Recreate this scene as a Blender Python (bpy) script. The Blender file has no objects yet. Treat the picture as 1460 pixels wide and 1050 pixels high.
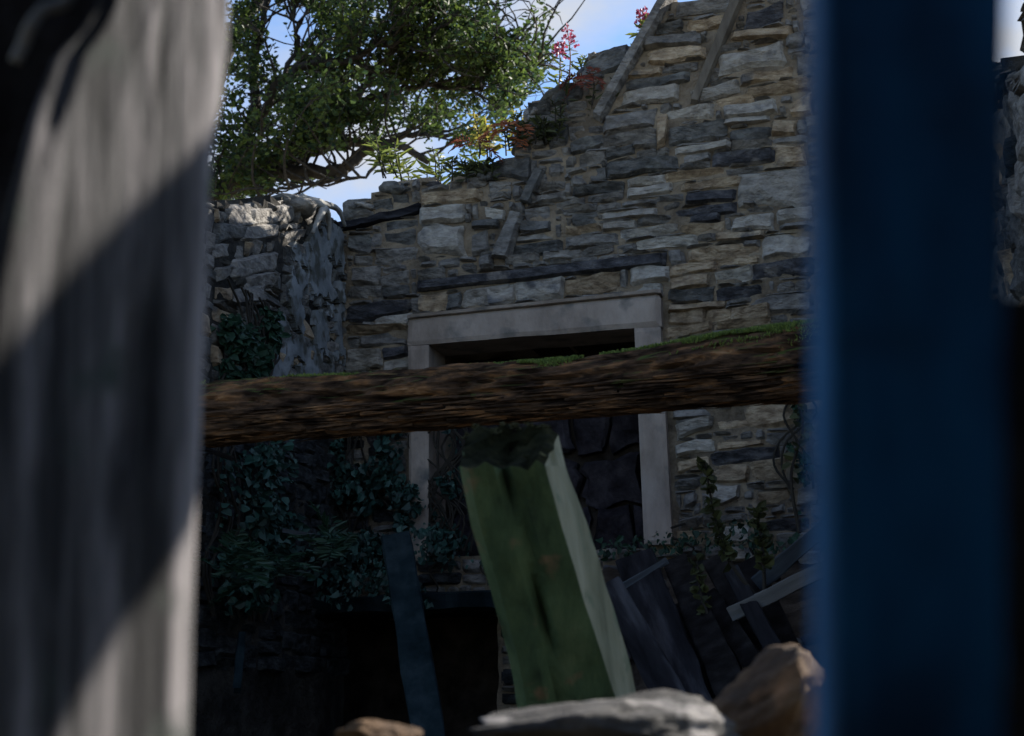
import bpy, bmesh, math, random
import numpy as np
from mathutils import Vector, Matrix, noise
R = math.radians
random.seed(7)
scn = bpy.context.scene
C = scn.collection

# ------------------------------------------------------------------ camera
F = 2028.0                       # focal length in photo pixels (50 mm on a 36 mm frame)
CAM = Vector((0, 0, 1.3))
PITCH, ROLL = R(13.7), 0.0155
_f = Vector((0, math.cos(PITCH), math.sin(PITCH)))
_r0 = Vector((1, 0, 0)); _u0 = _r0.cross(_f)
_up = _u0 * math.cos(ROLL) + _r0 * math.sin(ROLL)
_rt = _r0 * math.cos(ROLL) - _u0 * math.sin(ROLL)
cam = bpy.data.cameras.new('camera'); co = bpy.data.objects.new('camera', cam); C.objects.link(co)
m = Matrix((_rt, _up, -_f)).transposed().to_4x4(); m.translation = CAM
co.matrix_world = m
cam.sensor_width = 36; cam.lens = 50; cam.clip_start = 0.02; cam.clip_end = 3000
cam.dof.use_dof = True; cam.dof.focus_distance = 6.3; cam.dof.aperture_fstop = 4.8
scn.camera = co

# ------------------------------------------------------------------ sky and sun
SUN_EL, SUN_AZ = R(31), R(31)    # azimuth measured from +X (right) towards +Y (behind the gable)
SUN = Vector((math.cos(SUN_EL) * math.cos(SUN_AZ), math.cos(SUN_EL) * math.sin(SUN_AZ), math.sin(SUN_EL)))
w = bpy.data.worlds.new('World'); scn.world = w; w.use_nodes = True
nt = w.node_tree; nt.nodes.clear()
N = lambda t: nt.nodes.new(t)
out = N('ShaderNodeOutputWorld'); bg = N('ShaderNodeBackground'); sky = N('ShaderNodeTexSky')
sky.sky_type = 'NISHITA'; sky.sun_disc = False; sky.sun_elevation = SUN_EL
sky.sun_rotation = math.pi / 2 - SUN_AZ; sky.air_density = 1.0; sky.dust_density = 0.15; sky.ozone_density = 3.5; sky.altitude = 1200
tc = N('ShaderNodeTexCoord'); mp = N('ShaderNodeMapping'); mp.inputs['Scale'].default_value = (1, 1, 1.7)
mp.inputs['Location'].default_value = (-2.6395, -3.9683, -1.24)
cn = N('ShaderNodeTexNoise'); cn.inputs['Scale'].default_value = 3.4; cn.inputs['Detail'].default_value = 7
cn.inputs['Roughness'].default_value = 0.55
cr = N('ShaderNodeValToRGB'); cr.color_ramp.elements[0].position = 0.47; cr.color_ramp.elements[1].position = 0.63
mx = N('ShaderNodeMix'); mx.data_type = 'RGBA'; mx.inputs[7].default_value = (2.45, 2.6, 2.9, 1)
nt.links.new(tc.outputs['Generated'], mp.inputs[0]); nt.links.new(mp.outputs[0], cn.inputs[0])
nt.links.new(cn.outputs[0], cr.inputs[0]); nt.links.new(cr.outputs[0], mx.inputs[0])
nt.links.new(sky.outputs[0], mx.inputs[6]); nt.links.new(mx.outputs[2], bg.inputs[0])
bg.inputs[1].default_value = 0.09
nt.links.new(bg.outputs[0], out.inputs[0])
sl = bpy.data.lights.new('sun', 'SUN'); sl.energy = 4.8; sl.angle = R(0.55); sl.color = (1.0, 0.93, 0.82)
so = bpy.data.objects.new('sun', sl); C.objects.link(so); so.rotation_euler = SUN.to_track_quat('Z', 'Y').to_euler()
so.location = (6, 2, 9)
vs = scn.view_settings
vs.view_transform = 'Standard'; vs.look = 'None'; vs.gamma = 1; vs.use_curve_mapping = False; vs.exposure = 1.6

# ------------------------------------------------------------------ helpers
def ray(px, py): return (_f * F + _rt * (px - 730) + _up * (525 - py)).normalized()
def at(px, py, Y):
    d = ray(px, py); return CAM + d * (Y / d.y)
def proj(p):
    q = Vector(p) - CAM; z = q.dot(_f)
    return 730 + q.dot(_rt) / z * F, 525 - q.dot(_up) / z * F
def tag(o, label=None, cat=None, group=None, kind=None):
    for k, v in (('label', label), ('category', cat), ('group', group), ('kind', kind)):
        if v: o[k] = v
    return o
def empty(name, loc, rz=0):
    o = bpy.data.objects.new(name, None); o.empty_display_size = 0.1; C.objects.link(o)
    o.location = loc; o.rotation_euler = (0, 0, rz); return o
def mesh_obj(name, verts, faces, mat, parent=None, smooth=False, loc=None):
    me = bpy.data.meshes.new(name); me.from_pydata([tuple(v) for v in verts], [], faces); me.update()
    if mat: me.materials.append(mat)
    if smooth:
        me.polygons.foreach_set('use_smooth', [True] * len(me.polygons))
    o = bpy.data.objects.new(name, me); C.objects.link(o)
    if loc is not None: o.location = loc
    if parent: o.parent = parent
    return o
def fix(o):
    bm = bmesh.new(); bm.from_mesh(o.data); bmesh.ops.recalc_face_normals(bm, faces=bm.faces); bm.to_mesh(o.data); bm.free(); return o
def pip(x, y, poly):
    c = False; j = len(poly) - 1
    for i in range(len(poly)):
        xi, yi = poly[i]; xj, yj = poly[j]
        if (yi > y) != (yj > y) and x < (xj - xi) * (y - yi) / (yj - yi) + xi: c = not c
        j = i
    return c
def rnd(a, b): return random.uniform(a, b)
def nz(x, y, z): return noise.noise(Vector((x, y, z)))

# ------------------------------------------------------------------ materials
def mat(name, cols, scale=8, detail=8, rough=0.9, bump=0.4, bscale=None, stretch=(1, 1, 1), rand=0.0, pos=None,
        spots=None, spec=0.25, moss=None, dist=0.03, coord='Object', spotscale=6, spotpos=(0.56, 0.64)):
    """noise ramp of surface colours + optional second-colour patches + moss on upward faces + bump"""
    M = bpy.data.materials.new(name); M.use_nodes = True; t = M.node_tree; t.nodes.clear()
    n = lambda k: t.nodes.new(k); L = t.links.new
    o = n('ShaderNodeOutputMaterial'); b = n('ShaderNodeBsdfPrincipled'); L(b.outputs[0], o.inputs[0])
    b.inputs['Roughness'].default_value = rough; b.inputs['Specular IOR Level'].default_value = spec
    tcn = n('ShaderNodeTexCoord'); info = n('ShaderNodeObjectInfo')
    add = n('ShaderNodeVectorMath'); add.operation = 'MULTIPLY_ADD'
    L(info.outputs['Random'], add.inputs[0]); add.inputs[1].default_value = (37, 53, 71)
    L(tcn.outputs[coord], add.inputs[2])
    mpn = n('ShaderNodeMapping'); mpn.inputs['Scale'].default_value = stretch; L(add.outputs[0], mpn.inputs[0])
    ns = n('ShaderNodeTexNoise'); ns.inputs['Scale'].default_value = scale; ns.inputs['Detail'].default_value = detail
    ns.inputs['Roughness'].default_value = 0.62; L(mpn.outputs[0], ns.inputs[0])
    rp = n('ShaderNodeValToRGB'); L(ns.outputs[0], rp.inputs[0])
    el = rp.color_ramp.elements
    k = len(cols); pos = pos or [0.32 + 0.36 * i / max(1, k - 1) for i in range(k)]
    while len(el) < k: el.new(0.5)
    for i, c in enumerate(cols): el[i].position = pos[i]; el[i].color = (*c, 1)
    col = rp.outputs[0]
    if spots:
        s2 = n('ShaderNodeTexNoise'); s2.inputs['Scale'].default_value = spotscale; s2.inputs['Detail'].default_value = 6
        L(add.outputs[0], s2.inputs[0])
        r2 = n('ShaderNodeValToRGB'); r2.color_ramp.elements[0].position = spotpos[0]; r2.color_ramp.elements[1].position = spotpos[1]
        L(s2.outputs[0], r2.inputs[0])
        mxx = n('ShaderNodeMix'); mxx.data_type = 'RGBA'; mxx.inputs[7].default_value = (*spots, 1)
        L(r2.outputs[0], mxx.inputs[0]); L(col, mxx.inputs[6]); col = mxx.outputs[2]
    if moss:
        g = n('ShaderNodeNewGeometry'); sp = n('ShaderNodeSeparateXYZ'); L(g.outputs['Normal'], sp.inputs[0])
        s3 = n('ShaderNodeTexNoise'); s3.inputs['Scale'].default_value = 5; s3.inputs['Detail'].default_value = 6; L(tcn.outputs[coord], s3.inputs[0])
        ma = n('ShaderNodeMath'); ma.operation = 'MULTIPLY_ADD'; L(s3.outputs[0], ma.inputs[0]); ma.inputs[1].default_value = 1.6; L(sp.outputs[2], ma.inputs[2])
        mr = n('ShaderNodeMapRange'); mr.inputs[1].default_value = moss[1]; mr.inputs[2].default_value = moss[1] + 0.35; L(ma.outputs[0], mr.inputs[0])
        mxm = n('ShaderNodeMix'); mxm.data_type = 'RGBA'; mxm.inputs[7].default_value = (*moss[0], 1)
        L(mr.outputs[0], mxm.inputs[0]); L(col, mxm.inputs[6]); col = mxm.outputs[2]
    if rand:
        hs = n('ShaderNodeHueSaturation'); mrr = n('ShaderNodeMapRange')
        mrr.inputs[3].default_value = 1 - rand; mrr.inputs[4].default_value = 1 + rand
        L(info.outputs['Random'], mrr.inputs[0]); L(mrr.outputs[0], hs.inputs['Value']); L(col, hs.inputs['Color']); col = hs.outputs[0]
    L(col, b.inputs['Base Color'])
    if bump:
        bn = n('ShaderNodeTexNoise'); bn.inputs['Scale'].default_value = bscale or scale * 3; bn.inputs['Detail'].default_value = 10
        bn.inputs['Roughness'].default_value = 0.65; L(mpn.outputs[0], bn.inputs[0])
        bb = n('ShaderNodeBump'); bb.inputs['Strength'].default_value = bump; bb.inputs['Distance'].default_value = dist
        L(bn.outputs[0], bb.inputs['Height']); L(bb.outputs[0], b.inputs['Normal'])
    return M
def leafmat(name, c, trans=0.5, c2=None, rough=0.55):
    M = bpy.data.materials.new(name); M.use_nodes = True; t = M.node_tree; t.nodes.clear()
    n = lambda k: t.nodes.new(k); L = t.links.new
    o = n('ShaderNodeOutputMaterial'); b = n('ShaderNodeBsdfPrincipled'); tr = n('ShaderNodeBsdfTranslucent'); ms = n('ShaderNodeMixShader')
    g = n('ShaderNodeNewGeometry'); rp = n('ShaderNodeValToRGB'); L(g.outputs['Random Per Island'], rp.inputs[0])
    c2 = c2 or tuple(x * 0.5 for x in c)
    rp.color_ramp.elements[0].color = (*c2, 1); rp.color_ramp.elements[1].color = (*c, 1)
    L(rp.outputs[0], b.inputs['Base Color']); L(rp.outputs[0], tr.inputs[0]); b.inputs['Roughness'].default_value = rough
    b.inputs['Specular IOR Level'].default_value = 0.3
    ms.inputs[0].default_value = trans; L(b.outputs[0], ms.inputs[1]); L(tr.outputs[0], ms.inputs[2]); L(ms.outputs[0], o.inputs[0]); return M

SB = dict(scale=13, bump=1.0, bscale=20, dist=0.05, rand=0.18, stretch=(1, 1, 1.8), pos=[.36, .5, .64])
MS = {
 'L': mat('stone_light', [(.21,.19,.165),(.345,.318,.28),(.44,.408,.36)], spots=(.12,.12,.125), spotpos=(.60,.70), **SB),
 'W': mat('stone_pale', [(.28,.26,.23),(.42,.39,.345),(.52,.485,.43)], spots=(.20,.19,.17), spotpos=(.60,.70), **SB),
 'T': mat('stone_tan', [(.20,.145,.095),(.36,.275,.185),(.50,.40,.28)], spots=(.13,.12,.11), spotpos=(.60,.70), **SB),
 'M': mat('stone_mid', [(.11,.104,.098),(.20,.188,.174),(.295,.278,.255)], spots=(.34,.32,.29), spotpos=(.60,.70), **SB),
 'D': mat('stone_dark', [(.055,.056,.055),(.105,.104,.10),(.17,.165,.155)], spots=(.22,.22,.20), spotpos=(.62,.72), **SB),
 'B': mat('stone_slate', [(.03,.031,.036),(.065,.065,.074),(.13,.128,.135)], spots=(.24,.22,.20), spotpos=(.62,.72), **SB),
}
MS['S'] = mat('shaded_damp_stone', spec=.03, cols=[(.014,.017,.018),(.034,.038,.042),(.065,.072,.078)], **SB)  # damp stone, darkened further to carry the shade low in the room
m_mortar = mat('earth_mortar', [(.08,.062,.045),(.20,.16,.115),(.32,.26,.185)], scale=5, bump=0.9, bscale=24, dist=0.04)
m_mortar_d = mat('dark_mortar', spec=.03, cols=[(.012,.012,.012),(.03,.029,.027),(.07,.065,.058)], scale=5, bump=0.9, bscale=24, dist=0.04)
m_dress = mat('dressed_stone', [(.19,.155,.13),(.27,.225,.19),(.335,.285,.245)], scale=7, bump=0.5, bscale=30, dist=0.012, spots=(.10,.10,.095), spotpos=(.55,.72), spotscale=7, stretch=(1,1,.5))
m_plaster = mat('limewash', [(.07,.078,.08),(.15,.165,.175),(.24,.26,.275)], scale=5, bump=0.5, bscale=18, spots=(.06,.062,.055), spotpos=(.50,.62), spotscale=12)
m_soot = mat('soot', spec=.03, cols=[(.014,.011,.009),(.035,.028,.023),(.06,.048,.04)], scale=7, bump=0.6)
m_sootst = mat('sooty_stone', spec=.03, cols=[(.014,.012,.014),(.034,.030,.036),(.065,.058,.065)], scale=10, bump=0.7, rand=0.3)
m_soil = mat('dark_soil', spec=.03, cols=[(.018,.014,.011),(.045,.035,.028),(.085,.068,.054)], scale=6, bump=1.0, bscale=20)
m_ground = mat('pale_bounce_ground', [(.10,.09,.05),(.20,.17,.11),(.30,.26,.18)], scale=3, bump=0.6)  # unseen ground made pale to bounce warm fill onto the gable
m_greywood = mat('grey_wood', [(.008,.008,.009),(.04,.039,.041),(.12,.112,.117),(.225,.21,.217)], pos=[.38,.46,.55,.66], scale=15, stretch=(1.5,1.5,.13), bump=0.9, bscale=30, dist=0.008, spots=(.022,.03,.026), spotpos=(.58,.70), spotscale=13)
m_blue = mat('shade_blue_wood', [(.004,.035,.10),(.009,.10,.26),(.015,.16,.40)], scale=22, stretch=(1,1,.35), rough=0.6, bump=0.25, bscale=40, dist=.004, spots=(.012,.02,.035), spotpos=(.52,.75), spotscale=12)  # blue cast of deep shade put into the timber's base colour
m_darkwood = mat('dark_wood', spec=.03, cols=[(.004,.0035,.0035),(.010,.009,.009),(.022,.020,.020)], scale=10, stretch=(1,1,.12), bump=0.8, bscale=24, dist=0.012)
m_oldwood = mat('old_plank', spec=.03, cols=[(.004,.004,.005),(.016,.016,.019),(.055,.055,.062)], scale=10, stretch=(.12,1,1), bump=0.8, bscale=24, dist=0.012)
m_slatewood = mat('slate_grey_timber', [(.025,.03,.04),(.05,.06,.072),(.09,.10,.115)], scale=10, stretch=(.14,1,1), bump=0.8, bscale=22, dist=0.012)
m_verge = mat('weathered_batten', [(.06,.05,.04),(.12,.105,.085),(.19,.17,.145)], scale=10, stretch=(1,1,.3), bump=.7, bscale=24, dist=.012)
m_splitplank = mat('split_plank', [(.04,.04,.04),(.085,.085,.085),(.14,.14,.135)], scale=10, stretch=(.12,1,1), bump=.8, bscale=24, dist=.012)
m_palewood = mat('pale_plank', [(.13,.13,.125),(.22,.22,.21),(.33,.32,.30)], scale=10, stretch=(.12,1,1), bump=0.6, bscale=24, dist=0.01)
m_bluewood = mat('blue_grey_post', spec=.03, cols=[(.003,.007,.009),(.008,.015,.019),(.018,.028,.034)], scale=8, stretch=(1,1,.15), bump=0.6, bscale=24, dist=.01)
m_log = mat('rotten_log', spec=.03, cols=[(.006,.004,.0035),(.026,.017,.012),(.075,.046,.029),(.17,.088,.042),(.31,.19,.105)], pos=[.33,.44,.54,.63,.74], scale=22, stretch=(.16,1,1), bump=1.0, bscale=22, dist=0.03, moss=((.06,.085,.02), 1.6), detail=10)
m_green = mat('algae_wood', [(.018,.032,.015),(.042,.072,.032),(.066,.102,.046),(.10,.13,.065)], pos=[.32,.45,.58,.72], scale=11, stretch=(1,1,.22), bump=0.8, bscale=34, dist=.01, spots=(.15,.10,.055), spotpos=(.60,.70), spotscale=11)
m_greenside = mat('lit_algae_wood', [(.075,.08,.05),(.15,.155,.105),(.22,.22,.16)], scale=10, stretch=(1,1,.2), bump=0.5, bscale=30, dist=.008, spots=(.10,.12,.08), spotpos=(.60,.70), spotscale=14)  # paler copy of the green wood; light on the right side is coloured in
m_rot = mat('rotten_end', spec=.03, cols=[(.005,.006,.003),(.016,.018,.009),(.045,.045,.022)], scale=16, bump=1.0, bscale=30, spots=(.16,.15,.07), spotpos=(.68,.74), spotscale=20)
m_bark = mat('bark', [(.014,.013,.012),(.032,.029,.026),(.055,.05,.044)], scale=14, bump=0.6)
m_oak = leafmat('oak_leaf', (.085,.125,.024), 0.45, (.012,.032,.018))
m_ivy = leafmat('ivy_leaf', (.03,.085,.07), 0.15, (.006,.022,.02), 0.5)
m_herb = leafmat('herb_leaf', (.19,.22,.05), 0.45, (.06,.09,.025))
m_yellow = leafmat('yellow_leaf', (.30,.24,.05), 0.45, (.13,.16,.03))
m_orange = leafmat('orange_frond', (.38,.13,.05), 0.4, (.22,.07,.03))
m_redlf = leafmat('red_frond', (.25,.06,.04), 0.4, (.14,.05,.03))
m_pink = leafmat('pink_petal', (.42,.09,.16), 0.3, (.28,.05,.10))
m_fern = leafmat('fern_leaf', (.02,.06,.035), 0.2, (.01,.03,.02))
m_weed = leafmat('weed_leaf', (.075,.085,.03), 0.35, (.03,.036,.018))
m_mossb = leafmat('moss_blade', (.20,.26,.06), 0.35, (.07,.11,.03))
m_moss2 = leafmat('crust_moss', (.12,.12,.06), 0.2, (.03,.04,.02))
m_stem = mat('stem', [(.014,.012,.010),(.03,.026,.02)], bump=0)
m_redstem = mat('red_stem', [(.12,.05,.04),(.16,.07,.05)], bump=0)
m_rock_grey = mat('rock_grey', [(.02,.019,.019),(.05,.048,.047),(.09,.087,.087)], scale=9, bump=1.0, bscale=18, spots=(.20,.19,.187), spotpos=(.56,.62), spotscale=12, dist=.03)
m_rock_tan = mat('rock_tan', [(.02,.012,.007),(.07,.040,.020),(.14,.085,.042)], scale=9, bump=1.0, bscale=18, spots=(.22,.11,.05), spotpos=(.58,.70), spotscale=8, dist=.015)

# ------------------------------------------------------------------ walls of coursed rubble
TH = R(16)
G0 = at(760, 480, 7.0); G0.z = 0
DG = Vector((math.cos(TH), -math.sin(TH), 0)); NG = Vector((-math.sin(TH), -math.cos(TH), 0))
def plane_uv(px, py, P0, d, n):
    r = ray(px, py); t = (P0 - CAM).dot(n) / r.dot(n); p = CAM + r * t
    return ((p - P0).dot(d), p.z)
def GU(px, py): return plane_uv(px, py, G0, DG, NG)

ST = [0, .07, .30, .52, .73, .93, 1]; TT = [0, .15, .5, .85, 1]
def stone_geo(q, proud, seed, rough=1.0, back=0.05, tuck=0.35, sx=ST, tx=TT, pull=1.0):
    """q: corners (u,v) TL,TR,BR,BL; local x = u, -y = outwards, z = v"""
    nx, ny = len(sx), len(tx); V = []; Fc = []
    wdt = abs(q[1][0] - q[0][0]); hgt = abs(q[0][1] - q[3][1]); mn = min(wdt, hgt)
    tu, tv = rnd(-.018, .018) * rough, rnd(-.03, .015) * rough
    cp = [rnd(-.04, .2) * pull for _ in range(4)]
    for j, t in enumerate(tx):
        for i, s in enumerate(sx):
            u = (q[0][0] * (1 - s) + q[1][0] * s) * (1 - t) + (q[3][0] * (1 - s) + q[2][0] * s) * t
            v = (q[0][1] * (1 - s) + q[1][1] * s) * (1 - t) + (q[3][1] * (1 - s) + q[2][1] * s) * t
            per = i in (0, nx - 1) or j in (0, ny - 1)
            a = mn * .27 * rough
            u += a * nz(u * 9 + seed, v * 9, 1.3); v += a * nz(u * 8, v * 9 + seed, 7.7)
            if (i in (0, nx - 1)) and (j in (0, ny - 1)):
                c = cp[(0 if i == 0 else 1) + (0 if j == 0 else 2)]
                u += (1 if i == 0 else -1) * mn * c; v += (-1 if j == 0 else 1) * mn * c
            dd = proud * (tuck if per else 1.0) + (0 if per else (tu * (s - .5) * 2 + tv * (t - .5) * 2 + .024 * rough * nz(u * 13, v * 17, seed)))
            V.append((u, -dd, v))
    for j in range(ny - 1):
        for i in range(nx - 1):
            a = j * nx + i; Fc.append((a, a + nx, a + nx + 1, a + 1))
    ring = [i for i in range(nx)] + [j * nx + nx - 1 for j in range(1, ny)] + [(ny - 1) * nx + i for i in range(nx - 2, -1, -1)] + [j * nx for j in range(ny - 2, 0, -1)]
    b0 = len(V)
    for r in ring: V.append((V[r][0], back, V[r][2]))
    k = len(ring)
    for i in range(k): Fc.append((ring[i], ring[(i + 1) % k], b0 + (i + 1) % k, b0 + i))
    return V, Fc
def stone_obj(name, q, proud, mt, parent, seed, **kw):
    V, Fc = stone_geo(q, proud, seed, **kw)
    c = Vector((sum(p[0] for p in q) / 4, 0, sum(p[1] for p in q) / 4))
    return mesh_obj(name, [Vector(v) - c for v in V], Fc, mt, parent, loc=c)

def core_geo(outline, holes, thick, cell, amp, seed):
    us = [p[0] for p in outline]; vs_ = [p[1] for p in outline]
    u0, u1, v0, v1 = min(us), max(us), min(vs_), max(vs_)
    nu, nv = int((u1 - u0) / cell) + 1, int((v1 - v0) / cell) + 1
    inside = set()
    for i in range(nu):
        for j in range(nv):
            x, y = u0 + (i + .5) * cell, v0 + (j + .5) * cell
            if pip(x, y, outline) and not any(pip(x, y, h) for h in holes): inside.add((i, j))
    V = []; Fc = []; idx = {}
    def vert(i, j, b):
        k = (i, j, b)
        if k not in idx:
            x, y = u0 + i * cell, v0 + j * cell
            d = thick if b else -amp * nz(x * 6, y * 6, seed) - .010
            idx[k] = len(V); V.append((x + .35 * cell * nz(x * 11, y * 11, 3), d, y + .35 * cell * nz(x * 11, y * 11, 9)))
        return idx[k]
    for (i, j) in inside:
        Fc.append((vert(i, j, 0), vert(i + 1, j, 0), vert(i + 1, j + 1, 0), vert(i, j + 1, 0)))
        Fc.append((vert(i, j, 1), vert(i, j + 1, 1), vert(i + 1, j + 1, 1), vert(i + 1, j, 1)))
        for (di, dj, a, b) in ((-1, 0, (0, 0), (0, 1)), (1, 0, (1, 1), (1, 0)), (0, -1, (1, 0), (0, 0)), (0, 1, (0, 1), (1, 1))):
            if (i + di, j + dj) not in inside:
                A = (i + a[0], j + a[1]); B = (i + b[0], j + b[1])
                Fc.append((vert(*A, 0), vert(*A, 1), vert(*B, 1), vert(*B, 0)))
    return V, Fc

def fill_quads(outline, holes, traced, vmin, cell=0.018, hs=(2, 5), ws=(4, 13), slope=0.0):
    us = [p[0] for p in outline]; vs_ = [p[1] for p in outline]
    u0, u1, v0, v1 = min(us), max(us), max(vmin, min(vs_)), max(vs_)
    nu, nv = int((u1 - u0) / cell), int((v1 - v0) / cell)
    free = np.zeros((nu, nv), bool)
    for i in range(nu):
        for j in range(nv):
            x, y = u0 + (i + .5) * cell, v0 + (j + .5) * cell
            if pip(x, y, outline) and not any(pip(x, y, h) for h in holes): free[i, j] = True
    for q in traced:
        a = int((min(p[0] for p in q) - u0) / cell) - 1; b = int((max(p[0] for p in q) - u0) / cell) + 2
        c = int((min(p[1] for p in q) - v0) / cell) - 1; d = int((max(p[1] for p in q) - v0) / cell) + 2
        for i in range(max(0, a), min(nu, b)):
            for j in range(max(0, c), min(nv, d)):
                if free[i, j] and pip(u0 + (i + .5) * cell, v0 + (j + .5) * cell, q): free[i, j] = False
    res = []
    for j in range(nv):
        for i in range(nu):
            if not free[i, j]: continue
            h = random.randint(*hs); wd = random.randint(*ws)
            ww = 0
            while ww < wd and i + ww < nu and free[i + ww, j]: ww += 1
            hh = 1
            while hh < h and j + hh < nv and free[i:i + ww, j + hh].all(): hh += 1
            free[i:i + ww, j:j + hh] = False
            if ww < 2 or hh < 1 or ww * hh < 4: continue
            g = .003
            a, b, c, d = u0 + i * cell + g, u0 + (i + ww) * cell - g, v0 + (j + hh) * cell - g, v0 + j * cell + g
            res.append([(a, c + rnd(-.006, .006)), (b, c + rnd(-.006, .006)), (b, d + rnd(-.006, .006)), (a, d + rnd(-.006, .006))])
    return res

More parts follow.
